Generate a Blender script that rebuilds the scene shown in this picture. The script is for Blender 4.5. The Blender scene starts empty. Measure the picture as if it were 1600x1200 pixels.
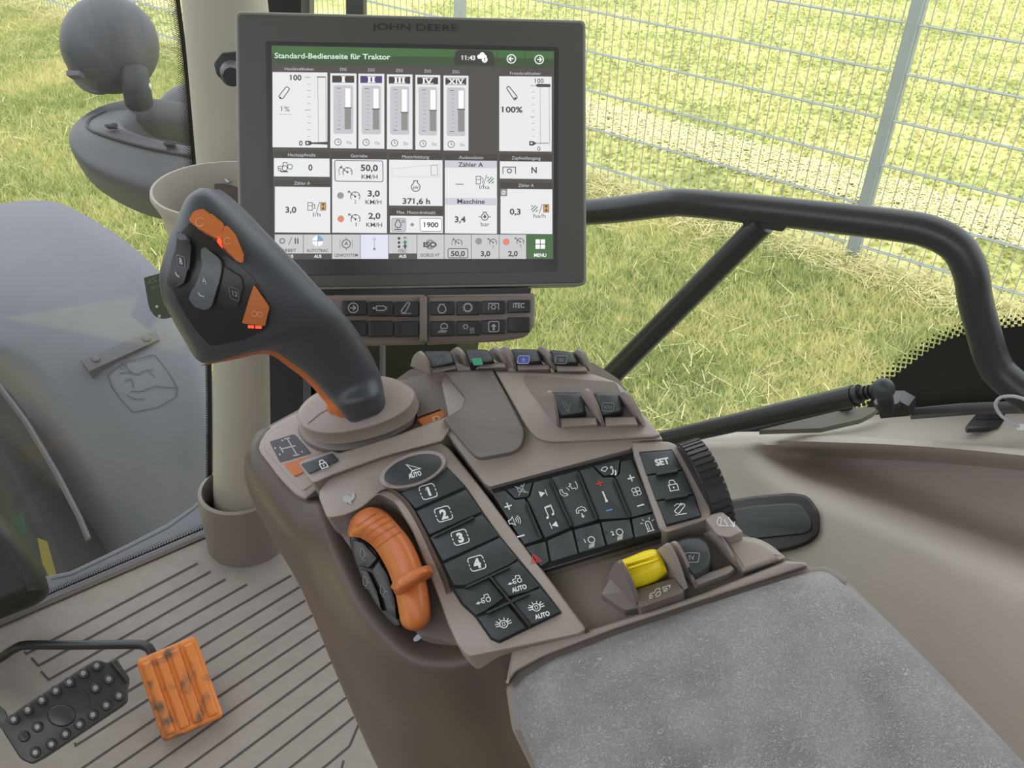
import bpy, bmesh, math, random
import numpy as np
from mathutils import Vector as V, Matrix
from mathutils.geometry import tessellate_polygon
from mathutils.bvhtree import BVHTree

random.seed(7); rng = np.random.default_rng(7)
SC = bpy.context.scene
COL = SC.collection
# ------------------------------------------------------------------ camera
FPX = 1420.0                      # focal length in pixels of the 1600x1200 frame
PITCH, ROLL = math.radians(34.4), math.radians(2.19)
CAM = V((0, 0, 1.93))
FW = V((0, math.cos(PITCH), -math.sin(PITCH)))
_d = V((0, -math.sin(PITCH), -math.cos(PITCH))); _r = V((1, 0, 0))
RI = _r*math.cos(ROLL) - _d*math.sin(ROLL)
DN = _d*math.cos(ROLL) + _r*math.sin(ROLL)
cd = bpy.data.cameras.new('camera'); cam = bpy.data.objects.new('camera', cd); COL.objects.link(cam)
cd.sensor_width = 36.0; cd.lens = 36.0*FPX/1600.0; cd.clip_start = .02; cd.clip_end = 500
cam.matrix_world = Matrix.Translation(CAM) @ Matrix((RI, -DN, -FW)).transposed().to_4x4()
SC.camera = cam
# ------------------------------------------------------------------ sky and sun (bright overcast)
SC.view_settings.view_transform = 'Standard'; SC.view_settings.look = 'None'
SC.view_settings.exposure = 0.0; SC.view_settings.gamma = 1.0; SC.view_settings.use_curve_mapping = False
W = bpy.data.worlds.new('sky'); SC.world = W; W.use_nodes = True
_n = W.node_tree.nodes; _l = W.node_tree.links
_bg = _n['Background']; _bg.inputs[1].default_value = 2.2
_tc = _n.new('ShaderNodeTexCoord'); _sx = _n.new('ShaderNodeSeparateXYZ'); _cr = _n.new('ShaderNodeValToRGB')
_l.new(_tc.outputs['Generated'], _sx.inputs[0]); _l.new(_sx.outputs['Z'], _cr.inputs[0]); _l.new(_cr.outputs[0], _bg.inputs[0])
_cr.color_ramp.elements[0].color = (.80, .86, .98, 1); _cr.color_ramp.elements[1].color = (.95, .97, 1.0, 1)
sd = bpy.data.lights.new('sun', 'SUN'); sd.energy = 1.3; sd.angle = math.radians(25); sd.color = (1, .96, .88)
sun = bpy.data.objects.new('sun', sd); COL.objects.link(sun); sun.rotation_euler = (math.radians(38), math.radians(18), 0)

# ------------------------------------------------------------------ helpers
def s2l(c): return tuple((x/12.92 if x <= .04045 else ((x+.055)/1.055)**2.4) for x in [q/255 for q in c])
def ray(x, y): return RI*((x-800)/FPX) + DN*((y-600)/FPX) + FW
def P(x, y, d): return CAM + ray(x, y)*d          # a point at depth d along the line of sight
def az(a, e=0):
    a, e = math.radians(a), math.radians(e)
    return V((math.sin(a)*math.cos(e), math.cos(a)*math.cos(e), math.sin(e)))
class Plane:
    def __init__(s, p, n): s.p = V(p); s.n = V(n).normalized()
    def hit(s, x, y, h=0.0):
        R = ray(x, y); k = ((s.p + s.n*h - CAM).dot(s.n))/R.dot(s.n); return CAM + R*k
def pl3(a, b, c):
    n = (b-a).cross(c-a).normalized()
    if n.dot(CAM-a) < 0: n = -n
    return Plane(a, n)
class Surf:                                        # any mesh as a surface to lay print or buttons on
    def __init__(s, mb): s.t = BVHTree.FromPolygons([tuple(v) for v in mb.v], mb.f)
    def hit(s, x, y, h=0.0):
        R = ray(x, y).normalized(); loc, n, i, d = s.t.ray_cast(CAM, R)
        if loc is None: loc, n, i, d = s.t.find_nearest(CAM + R*.55)
        if n.dot(R) > 0: n = -n
        return loc + n*h

class MB:
    def __init__(s): s.v = []; s.f = []; s.m = []; s.mats = []
    def mi(s, m):
        if m not in s.mats: s.mats.append(m)
        return s.mats.index(m)
    def add(s, vs, fs, m):
        o = len(s.v); k = s.mi(m); s.v += [V(q) for q in vs]
        for f in fs: s.f.append([i+o for i in f]); s.m.append(k)
    def build(s, name, parent=None, ang=40, kind=None, recalc=True):
        me = bpy.data.meshes.new(name)
        off = V((0, 0, 0))
        q = parent
        while q is not None: off += q.location; q = q.parent
        me.from_pydata([tuple(v-off) for v in s.v], [], s.f)
        for m in s.mats: me.materials.append(m)
        me.polygons.foreach_set('material_index', s.m)
        if recalc:
            bm = bmesh.new(); bm.from_mesh(me); bmesh.ops.recalc_face_normals(bm, faces=bm.faces); bm.to_mesh(me); bm.free()
        me.polygons.foreach_set('use_smooth', [True]*len(me.polygons))
        me.set_sharp_from_angle(angle=math.radians(ang))
        o = bpy.data.objects.new(name, me); COL.objects.link(o)
        if parent is not None: o.parent = parent
        if kind: o['kind'] = kind
        return o

def tag(o, label, cat=None, group=None):
    o['label'] = label
    if cat: o['category'] = cat
    if group: o['group'] = group
    return o
def thing(name, label, cat, loc, group=None):
    o = bpy.data.objects.new(name, None); COL.objects.link(o); o.location = loc; o.empty_display_size = .02
    return tag(o, label, cat, group)

def fillet(poly, rad, n=4):
    if not rad: return [tuple(p) for p in poly]
    out = []; N = len(poly)
    for i in range(N):
        r = rad[i] if isinstance(rad, (list, tuple)) else rad
        p = V(poly[i]).to_2d(); a = V(poly[i-1]).to_2d()-p; b = V(poly[(i+1) % N]).to_2d()-p
        t = min(r, a.length*.48, b.length*.48)
        if t < .3: out.append(tuple(p)); continue
        A = p+a.normalized()*t; B = p+b.normalized()*t
        for k in range(n+1):
            u = k/n; q = A*(1-u)**2 + p*2*u*(1-u) + B*u*u; out.append(tuple(q))
    return out
def area(p): return sum(p[i-1][0]*p[i][1]-p[i][0]*p[i-1][1] for i in range(len(p)))/2
def inset(p, d):
    if d == 0: return p
    s = 1 if area(p) > 0 else -1; out = []; N = len(p)
    for i in range(N):
        a = V(p[i-1]); b = V(p[i]); c = V(p[(i+1) % N]); e1 = b-a; e2 = c-b
        if e1.length < 1e-6: e1 = e2
        if e2.length < 1e-6: e2 = e1
        n1 = V((-e1.y, e1.x)).normalized()*s; n2 = V((-e2.y, e2.x)).normalized()*s
        m = n1+n2
        if m.length < 1e-4: m = n1
        m.normalize(); k = d/max(.35, m.dot(n1)); out.append((b.x+m.x*k, b.y+m.y*k))
    return out
def prism(mb, poly, pl, ht, hb, m, b=0.0, bm=.0015, rad=0, n=3, cap=True, grow=0):
    """solid whose top face shows the pixel outline poly on plane pl at height ht; b/bm round its upper rim"""
    p = fillet(poly, rad); N = len(p); rings = [[pl.hit(x, y, hb) for x, y in (inset(p, -grow) if grow else p)]] if grow else []
    if not grow:                                   # walls straight down along the plane's normal
        top = [pl.hit(x, y, ht-(bm if b else 0)) for x, y in p]
        rings = [[q + pl.n*(hb-(ht-(bm if b else 0))) for q in top]]
    st = range(n+1) if b else [0]
    for k in st:
        t = (k/n)*math.pi/2 if b else 0
        rings.append([pl.hit(x, y, ht-(bm*(1-math.sin(t)) if b else 0)) for x, y in inset(p, b*(1-math.cos(t)))])
    vs = [q for r in rings for q in r]; fs = []
    for r in range(len(rings)-1):
        for i in range(N): j = (i+1) % N; fs.append((r*N+i, r*N+j, (r+1)*N+j, (r+1)*N+i))
    if cap:
        o = (len(rings)-1)*N; fs += [tuple(o+i for i in t) for t in tessellate_polygon([[V((q[0], q[1], 0)) for q in inset(p, b)]])]
    fs.append(tuple(range(N-1, -1, -1)))
    mb.add(vs, fs, m)
def box(mb, c, ax, ay, az_, m):
    """box from centre and three half-axis vectors"""
    vs = [c+ax*i+ay*j+az_*k for i in (-1, 1) for j in (-1, 1) for k in (-1, 1)]
    mb.add(vs, [(0, 1, 3, 2), (4, 6, 7, 5), (0, 4, 5, 1), (2, 3, 7, 6), (0, 2, 6, 4), (1, 5, 7, 3)], m)
def loft(mb, rows, m, cu=False, capa=False, capb=False):
    n = len(rows[0]); vs = [q for r in rows for q in r]; fs = []
    for r in range(len(rows)-1):
        for i in range(n if cu else n-1):
            j = (i+1) % n; fs.append((r*n+i, r*n+j, (r+1)*n+j, (r+1)*n+i))
    if capa: fs.append(tuple(range(n-1, -1, -1)))
    if capb: fs.append(tuple((len(rows)-1)*n+i for i in range(n)))
    mb.add(vs, fs, m)
def catmull(pts, k=6, closed=False):
    out = []; N = len(pts)
    for i in range(N if closed else N-1):
        if closed: p0, p1, p2, p3 = pts[i-1], pts[i], pts[(i+1) % N], pts[(i+2) % N]
        else: p0, p1, p2, p3 = pts[max(i-1, 0)], pts[i], pts[i+1], pts[min(i+2, N-1)]
        for q in range(k):
            t = q/k; out.append(.5*((2*p1)+(p2-p0)*t+(2*p0-5*p1+4*p2-p3)*t*t+(3*p1-p0-3*p2+p3)*t**3))
    if not closed: out.append(pts[-1])
    return out
def smooth_rows(rows, ku=3, kv=3):
    r2 = [catmull(r, ku) for r in rows]
    cols = list(zip(*r2)); c2 = [catmull(list(c), kv) for c in cols]
    return [list(r) for r in zip(*c2)]
def tube(mb, pts, rad, m, seg=14, cap=True):
    N = len(pts); R = rad if isinstance(rad, (list, tuple)) else [rad]*N
    t0 = (pts[1]-pts[0]).normalized(); u = t0.orthogonal().normalized(); rows = []
    for i in range(N):
        t = (pts[min(i+1, N-1)]-pts[max(i-1, 0)]).normalized()
        u = (u - t*u.dot(t)).normalized(); w = t.cross(u)
        rows.append([pts[i]+(u*math.cos(a)+w*math.sin(a))*R[i] for a in [2*math.pi*k/seg for k in range(seg)]])
    loft(mb, rows, m, True, cap, cap)
def cyl(mb, a, b, r, m, seg=20, r2=None): tube(mb, [a, b], [r, r if r2 is None else r2], m, seg)
def ellipsoid(mb, c, ax, ay, az_, m, nu=28, nv=16):
    rows = []
    for j in range(nv+1):
        t = math.pi*j/nv; t = min(max(t, .02), math.pi-.02)
        rows.append([c+ax*(math.sin(t)*math.cos(a))+ay*(math.sin(t)*math.sin(a))+az_*math.cos(t) for a in [2*math.pi*k/nu for k in range(nu)]])
    loft(mb, rows, m, True, True, True)

_tx = {}
def glyphs(s, bold):
    key = (s, bold)
    if key in _tx: return _tx[key]
    if '1' in s:                                   # lay the characters out one by one, with a flagged numeral one
        wd = lambda q: (lambda v: max(p[0] for p in v)-min(p[0] for p in v))(glyphs(q, 0.0)[0])
        nn = wd('nn'); X = 0; vs = []; fs = []
        for ch in s:
            if ch == ' ': X += .28; continue
            if ch == '1':
                t = .045+bold; a = X+.26; o = len(vs); vs += [(a-t, 0), (a+t, 0), (a+t, .72), (a-t, .72), (a-.20, .58), (a-.20, .58-.1-bold)]; fs += [(o, o+1, o+2, o+3), (o+3, o+4, o+5), (o+3, o+5, o)] if 0 else [(o, o+1, o+2, o+3), (o+3, o+4, o+5)]; X += .5; continue
            g, f = glyphs(ch, bold); x0 = min(p[0] for p in g); lb = .05; o = len(vs)
            vs += [(p[0]-x0+X+lb, p[1]) for p in g]; fs += [tuple(i+o for i in q) for q in f]; X += wd('n'+ch+'n')-nn
        _tx[key] = (vs, fs); return vs, fs
    c = bpy.data.curves.new('t', 'FONT'); c.body = s; c.size = 1; c.offset = bold; c.resolution_u = 3
    o = bpy.data.objects.new('t', c); me = o.to_mesh()
    vs = [(v.co.x, v.co.y) for v in me.vertices]; fs = [tuple(p.vertices) for p in me.polygons]
    o.to_mesh_clear(); bpy.data.objects.remove(o); bpy.data.curves.remove(c)
    _tx[key] = (vs, fs); return vs, fs
class Ink:
    """print laid on a surface: everything is given in pixels of the photograph's frame"""
    def __init__(s, mb, pl, h): s.mb = mb; s.pl = pl; s.h = h; s.k = 0
    def faces(s, pts, fs, m, dh=0): s.mb.add([s.pl.hit(x, y, s.h+dh) for x, y in pts], fs, m)
    def poly(s, pts, m, dh=0, rad=0):
        p = fillet(pts, rad); s.faces(p, [tuple(range(len(p)))], m, dh)
    def rect(s, x0, y0, x1, y1, m, dh=0, sl=0, rad=0): s.poly([(x0, y0), (x1, y0+sl*(x1-x0)), (x1, y1+sl*(x1-x0)), (x0, y1)], m, dh, rad)
    def line(s, pts, w, m, dh=0, closed=False):
        N = len(pts); L = []; R_ = []
        for i in range(N):
            a = V(pts[i-1] if (i or closed) else pts[0]); b = V(pts[i]); c = V(pts[(i+1) % N] if (i < N-1 or closed) else pts[i])
            e1 = (b-a); e2 = (c-b)
            if e1.length < 1e-6: e1 = e2
            if e2.length < 1e-6: e2 = e1
            n1 = V((-e1.y, e1.x)).normalized(); n2 = V((-e2.y, e2.x)).normalized(); q = n1+n2
            if q.length < 1e-3: q = n1
            q.normalize(); k = w/2/max(.5, q.dot(n1)); L.append((b.x+q.x*k, b.y+q.y*k)); R_.append((b.x-q.x*k, b.y-q.y*k))
        M = N if closed else N-1
        s.faces(L+R_, [(i, (i+1) % N, N+(i+1) % N, N+i) for i in range(M)], m, dh)
    def text(s, t, cx, cy, h, m, w=None, u=(1, 0), v=(0, -1), bold=0.0, dh=0):
        vs, fs = glyphs(t, bold)
        x0 = min(p[0] for p in vs); x1 = max(p[0] for p in vs); y1 = .73; y0 = 0.0
        k = h/(y1-y0); kx = k if w is None else w/(x1-x0)
        pts = [(cx+(p[0]-(x0+x1)/2)*kx*u[0]+(p[1]-.365)*k*v[0], cy+(p[0]-(x0+x1)/2)*kx*u[1]+(p[1]-.365)*k*v[1]) for p in vs]
        s.faces(pts, fs, m, dh)
    # icon drawing in a local frame: centre c, u = right, v = up (pixels per unit)
    def ico(s, c, u, v, m, w, dh=0): return Icon(s, c, u, v, m, w, dh)
def circ(cx, cy, r, a0=0, a1=360, n=24, ry=None):
    ry = ry or r
    return [(cx+r*math.cos(math.radians(a0+(a1-a0)*i/n)), cy+ry*math.sin(math.radians(a0+(a1-a0)*i/n))) for i in range(n+(0 if a1-a0 >= 360 else 1))]
class Icon:
    def __init__(s, ink, c, u, v, m, w, dh): s.i = ink; s.c = c; s.u = u; s.vv = v; s.m = m; s.w = w; s.dh = dh
    def X(s, p): return (s.c[0]+p[0]*s.u[0]+p[1]*s.vv[0], s.c[1]+p[0]*s.u[1]+p[1]*s.vv[1])
    def L(s, *pts, closed=False, w=None): s.i.line([s.X(p) for p in pts], w or s.w, s.m, s.dh, closed); return s
    def C(s, cx, cy, r, a0=0, a1=360, n=20, ry=None, w=None): return s.L(*circ(cx, cy, r, a0, a1, n, ry), closed=a1-a0 >= 360, w=w)
    def F(s, *pts, m=None): s.i.poly([s.X(p) for p in pts], m or s.m, s.dh); return s
    def D(s, cx, cy, r, m=None): return s.F(*circ(cx, cy, r, n=14), m=m)
    def T(s, t, cx, cy, h, bold=.0):
        c = s.X((cx, cy)); lu = math.hypot(*s.u); lv = math.hypot(*s.vv)
        s.i.text(t, c[0], c[1], h*lv, s.m, None, (s.u[0]/lu, s.u[1]/lu), (s.vv[0]/lv, s.vv[1]/lv), bold, s.dh); return s

# ------------------------------------------------------------------ materials
def mat(name, rgb, rough=.5, metal=0, bump=0, bscale=600, var=0, emit=None, spec=.5, sheen=0, srgb=True):
    m = bpy.data.materials.new(name); m.use_nodes = True; nt = m.node_tree; b = nt.nodes['Principled BSDF']
    c = s2l(rgb) if srgb else rgb
    b.inputs['Base Color'].default_value = (*c, 1); b.inputs['Roughness'].default_value = rough; b.inputs['Metallic'].default_value = metal
    b.inputs['Specular IOR Level'].default_value = spec
    if emit is not None:
        b.inputs['Emission Color'].default_value = (*c, 1); b.inputs['Emission Strength'].default_value = emit
        b.inputs['Base Color'].default_value = (.02, .02, .02, 1)
    if bump or var:
        tc = nt.nodes.new('ShaderNodeTexCoord'); nz = nt.nodes.new('ShaderNodeTexNoise'); nz.inputs['Scale'].default_value = bscale
        nz.inputs['Detail'].default_value = 4; nt.links.new(tc.outputs['Object'], nz.inputs['Vector'])
        if bump:
            bp = nt.nodes.new('ShaderNodeBump'); bp.inputs['Strength'].default_value = bump; bp.inputs['Distance'].default_value = .001
            nt.links.new(nz.outputs['Fac'], bp.inputs['Height']); nt.links.new(bp.outputs[0], b.inputs['Normal'])
        if var:
            n2 = nt.nodes.new('ShaderNodeTexNoise'); n2.inputs['Scale'].default_value = bscale*.05; n2.inputs['Detail'].default_value = 6
            nt.links.new(tc.outputs['Object'], n2.inputs['Vector'])
            mx = nt.nodes.new('ShaderNodeMix'); mx.data_type = 'RGBA'
            mx.inputs['A'].default_value = (*[x*(1-var) for x in c], 1); mx.inputs['B'].default_value = (*[min(1, x*(1+var)) for x in c], 1)
            nt.links.new(n2.outputs['Fac'], mx.inputs['Factor']); nt.links.new(mx.outputs['Result'], b.inputs['Base Color'])
    return m
M = {}
M['taupe'] = mat('taupe_plastic', (160, 148, 141), .46, bump=.12, bscale=900, var=.05)
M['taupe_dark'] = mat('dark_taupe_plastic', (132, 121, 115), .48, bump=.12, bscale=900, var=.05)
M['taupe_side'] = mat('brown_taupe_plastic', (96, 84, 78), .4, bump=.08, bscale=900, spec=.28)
M['panel'] = mat('taupe_side_panel', (184, 173, 165), .55, bump=.15, bscale=700, var=.05)
M['beige'] = mat('beige_trim', (172, 163, 153), .55, bump=.1, bscale=500, var=.04)
M['floor'] = mat('floor_mat', (142, 133, 126), .7, bump=.3, bscale=900, var=.14)
M['groove'] = mat('mat_groove', (70, 62, 58), .8)
M['key'] = mat('charcoal_rubber', (62, 67, 70), .45, bump=.08, bscale=1500)
M['keydark'] = mat('black_rubber', (42, 43, 43), .42)
M['ridge'] = mat('rubber_ridge', (42, 45, 47), .5)
M['black'] = mat('black_plastic', (46, 46, 46), .38)
M['grip'] = mat('dark_soft_grip', (66, 69, 74), .42, bump=.05, bscale=2000)
M['gripface'] = mat('black_grip_face', (44, 44, 44), .35)
M['greykey'] = mat('grey_rocker', (96, 100, 104), .4)
M['bezel'] = mat('dark_grey_bezel', (84, 85, 80), .5, bump=.05, bscale=2000)
M['bezeledge'] = mat('grey_bezel_edge', (132, 133, 124), .45)
M['recess'] = mat('screen_surround', (66, 65, 66), .35)
M['orange'] = mat('orange_plastic', (202, 114, 58), .42, bump=.05, bscale=1200)
M['orange_dark'] = mat('orange_trim', (196, 104, 46), .45)
M['yellow'] = mat('yellow_plastic', (250, 226, 28), .4)
M['white'] = mat('white_print', (236, 238, 238), .5)
M['greyprint'] = mat('grey_print', (178, 180, 184), .5)
M['dimprint'] = mat('faint_print', (120, 122, 124), .5)
M['orangeprint'] = mat('pale_orange_print', (226, 178, 138), .5)
M['red'] = mat('red_print', (214, 62, 52), .5)
M['blue'] = mat('blue_print', (86, 150, 200), .5)
M['green'] = mat('green_badge', (52, 150, 112), .5)
M['bluebadge'] = mat('blue_badge', (62, 76, 168), .5)
M['led'] = mat('red_light', (255, 84, 48), .4, emit=1.3)
M['chrome'] = mat('grey_metal', (170, 172, 170), .35, metal=.8)
M['steel'] = mat('galvanised_steel', (160, 167, 170), .45, metal=.35)
M['post'] = mat('galvanised_post', (152, 158, 164), .5, metal=.25, var=.06, bscale=300)
M['tube'] = mat('dark_grey_tube', (54, 56, 55), .36)
M['lavender'] = mat('grey_outer_plastic', (98, 98, 107), .55, bump=.1, bscale=300, var=.04)
M['lampgrey'] = mat('grey_lamp_plastic', (78, 77, 82), .5, bump=.1, bscale=300)
M['seam'] = mat('dark_seam', (54, 54, 58), .6)
M['tyre'] = mat('tyre_rubber', (32, 35, 32), .8, bump=.3, bscale=60)
M['rim'] = mat('yellow_rim', (120, 108, 40), .5)
M['hullgreen'] = mat('green_paint', (34, 60, 40), .45)
M['frame'] = mat('dark_door_frame', (32, 29, 27), .5, spec=.3)
M['frit'] = mat('black_ceramic', (36, 36, 33), .45)
M['sticker'] = mat('green_sticker', (98, 112, 98), .6)
M['stickprint'] = mat('green_sticker_print', (150, 162, 150), .6)
M['roof'] = mat('cab_roof_lining', (150, 146, 140), .8)
M['wood'] = mat('worn_orange', (214, 126, 56), .55)
def worn(m):                                       # scuffed dark wear on the accelerator pad
    nt = m.node_tree; b = nt.nodes['Principled BSDF']; tc = nt.nodes.new('ShaderNodeTexCoord'); nz = nt.nodes.new('ShaderNodeTexNoise')
    nz.inputs['Scale'].default_value = 38; nz.inputs['Detail'].default_value = 8; cr = nt.nodes.new('ShaderNodeValToRGB')
    cr.color_ramp.elements[0].position = .52; cr.color_ramp.elements[1].position = .68
    mx = nt.nodes.new('ShaderNodeMix'); mx.data_type = 'RGBA'; mx.inputs['A'].default_value = (*s2l((214, 126, 56)), 1); mx.inputs['B'].default_value = (*s2l((110, 84, 64)), 1)
    nt.links.new(tc.outputs['Object'], nz.inputs['Vector']); nt.links.new(nz.outputs['Fac'], cr.inputs[0]); nt.links.new(cr.outputs[0], mx.inputs['Factor']); nt.links.new(mx.outputs['Result'], b.inputs['Base Color'])
worn(M['wood'])
def leather(name, rgb, sc, st):
    m = mat(name, rgb, .5); nt = m.node_tree; b = nt.nodes['Principled BSDF']
    tc = nt.nodes.new('ShaderNodeTexCoord'); nz = nt.nodes.new('ShaderNodeTexNoise'); nz.inputs['Scale'].default_value = sc*.3; nz.inputs['Detail'].default_value = 3
    mp = nt.nodes.new('ShaderNodeMix'); mp.data_type = 'RGBA'; mp.inputs['Factor'].default_value = .05
    vo = nt.nodes.new('ShaderNodeTexVoronoi'); vo.feature = 'DISTANCE_TO_EDGE'; vo.inputs['Scale'].default_value = sc
    nt.links.new(tc.outputs['Object'], nz.inputs['Vector']); nt.links.new(tc.outputs['Object'], mp.inputs['A']); nt.links.new(nz.outputs['Color'], mp.inputs['B'])
    nt.links.new(mp.outputs['Result'], vo.inputs['Vector'])
    cr = nt.nodes.new('ShaderNodeValToRGB'); cr.color_ramp.elements[1].position = .25
    nt.links.new(vo.outputs['Distance'], cr.inputs[0])
    n3 = nt.nodes.new('ShaderNodeTexNoise'); n3.inputs['Scale'].default_value = 35; mm = nt.nodes.new('ShaderNodeMath'); mm.operation = 'MULTIPLY_ADD'; mm.inputs[1].default_value = st*.9; mm.inputs[2].default_value = st*.15
    nt.links.new(tc.outputs['Object'], n3.inputs['Vector']); nt.links.new(n3.outputs['Fac'], mm.inputs[0])
    bp = nt.nodes.new('ShaderNodeBump'); nt.links.new(mm.outputs[0], bp.inputs['Strength']); bp.inputs['Distance'].default_value = .002
    mc = nt.nodes.new('ShaderNodeMix'); mc.data_type = 'RGBA'; mc.inputs['A'].default_value = (*[x*.66 for x in s2l(rgb)], 1); mc.inputs['B'].default_value = (*s2l(rgb), 1)
    nt.links.new(cr.outputs[0], mc.inputs['Factor']); nt.links.new(mc.outputs['Result'], b.inputs['Base Color'])
    nt.links.new(cr.outputs[0], bp.inputs['Height']); nt.links.new(bp.outputs[0], b.inputs['Normal'])
    return m
M['leather'] = leather('grained_grey_leather', (171, 166, 167), 330, .9)
M['pad'] = leather('grained_grip_pad', (136, 127, 120), 900, .35)
def glass(name, dust, tint=(1, 1, 1)):
    m = bpy.data.materials.new(name); m.use_nodes = True; nt = m.node_tree; nt.nodes.clear()
    out = nt.nodes.new('ShaderNodeOutputMaterial'); t = nt.nodes.new('ShaderNodeBsdfTransparent'); t.inputs[0].default_value = (*tint, 1)
    g = nt.nodes.new('ShaderNodeBsdfGlossy'); g.inputs['Roughness'].default_value = .02; df = nt.nodes.new('ShaderNodeBsdfDiffuse'); df.inputs[0].default_value = (.9, .9, .92, 1)
    tr = nt.nodes.new('ShaderNodeBsdfTranslucent'); tr.inputs[0].default_value = (.9, .9, .92, 1); ad = nt.nodes.new('ShaderNodeMixShader')
    nt.links.new(df.outputs[0], ad.inputs[1]); nt.links.new(tr.outputs[0], ad.inputs[2])
    m1 = nt.nodes.new('ShaderNodeMixShader'); m2 = nt.nodes.new('ShaderNodeMixShader'); m1.inputs[0].default_value = dust; m2.inputs[0].default_value = .03
    nt.links.new(t.outputs[0], m1.inputs[1]); nt.links.new(ad.outputs[0], m1.inputs[2]); nt.links.new(m1.outputs[0], m2.inputs[1]); nt.links.new(g.outputs[0], m2.inputs[2])
    nt.links.new(m2.outputs[0], out.inputs[0]); return m
M['windshield'] = glass('dusty_windscreen_glass', .012, (.97, .985, .97))
M['sideglass'] = glass('side_window_glass', .02, (.97, .985, .96))
# ------------------------------------------------------------------ the ground, the fence
FA, LA = -53.0, 37.0                               # headings: tractor's nose / tractor's right side
TF, TL = az(FA), az(LA); UP = V((0, 0, 1))
def ground_mat(name, far):
    m = bpy.data.materials.new(name); m.use_nodes = True; nt = m.node_tree; b = nt.nodes['Principled BSDF']; b.inputs['Roughness'].default_value = .9
    b.inputs['Specular IOR Level'].default_value = .15
    geo = nt.nodes.new('ShaderNodeNewGeometry'); n1 = nt.nodes.new('ShaderNodeTexNoise'); n1.inputs['Scale'].default_value = 1.3; n1.inputs['Detail'].default_value = 5
    n2 = nt.nodes.new('ShaderNodeTexNoise'); n2.inputs['Scale'].default_value = 14; n2.inputs['Detail'].default_value = 6
    nt.links.new(geo.outputs['Position'], n1.inputs['Vector']); nt.links.new(geo.outputs['Position'], n2.inputs['Vector'])
    cr = nt.nodes.new('ShaderNodeValToRGB'); e = cr.color_ramp.elements
    e[0].position = .40; e[0].color = (*s2l(GREEN[0]), 1); e[1].position = .62; e[1].color = (*s2l(GREEN[2]), 1)
    k = e.new(.5); k.color = (*s2l(GREEN[1]), 1)
    a = nt.nodes.new('ShaderNodeMath'); a.operation = 'MULTIPLY_ADD'; a.inputs[1].default_value = .45; nt.links.new(n2.outputs['Fac'], a.inputs[0])
    c = nt.nodes.new('ShaderNodeMath'); c.operation = 'MULTIPLY'; c.inputs[1].default_value = .55; nt.links.new(n1.outputs['Fac'], c.inputs[0]); nt.links.new(c.outputs[0], a.inputs[2])
    if far == 'blade':
        r = nt.nodes.new('ShaderNodeMath'); r.operation = 'MULTIPLY_ADD'; r.inputs[1].default_value = .3; r.inputs[2].default_value = -.15
        nt.links.new(geo.outputs['Random Per Island'], r.inputs[0]); s = nt.nodes.new('ShaderNodeMath'); s.operation = 'ADD'
        nt.links.new(a.outputs[0], s.inputs[0]); nt.links.new(r.outputs[0], s.inputs[1]); a = s
    nt.links.new(a.outputs[0], cr.inputs[0]); nt.links.new(cr.outputs[0], b.inputs['Base Color'])
    if far == 'blade':                             # thin leaves let light through
        tl_ = nt.nodes.new('ShaderNodeBsdfTranslucent'); mx = nt.nodes.new('ShaderNodeMixShader'); mx.inputs[0].default_value = .45; nt.links.new(cr.outputs[0], tl_.inputs[0])
        nt.links.new(b.outputs[0], mx.inputs[1]); nt.links.new(tl_.outputs[0], mx.inputs[2]); nt.links.new(mx.outputs[0], nt.nodes['Material Output'].inputs[0])
    return m
GREEN = [(142, 160, 86), (194, 198, 124), (224, 214, 158)]
M['ground'] = ground_mat('meadow_ground', 'g'); M['blade'] = ground_mat('grass_blades', 'blade')
GREEN = [(156, 160, 94), (194, 194, 120), (212, 202, 144)]
M['farground'] = ground_mat('far_meadow', 'g'); M['farblade'] = ground_mat('far_grass_blades', 'blade')
M['straw'] = mat('cut_straw', (222, 212, 158), .8, spec=.2)
FD = 4.15                                          # the fence's distance along the tractor's right
def fp(s, z, o=0.0): return V((0, 0, z)) + TF*s + TL*(FD+o)
mb = MB(); a = fp(-12, 0, .02); b_ = fp(40, 0, .02)
mb.add([fp(-12, 0, .02), fp(40, 0, .02), fp(40, 0, -16), fp(-12, 0, -16)], [(0, 1, 2, 3)], M['ground']); o = mb.build('ground', kind='structure')
tag(o, 'mown grass strip between the tractor and the wire fence')
mb = MB(); mb.add([fp(-40, 0, .02), fp(60, 0, .02), fp(60, 0, 80), fp(-40, 0, 80)], [(0, 1, 2, 3)], M['farground']); o = mb.build('field', kind='structure')
tag(o, 'bright yellow green meadow beyond the wire fence')

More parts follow.
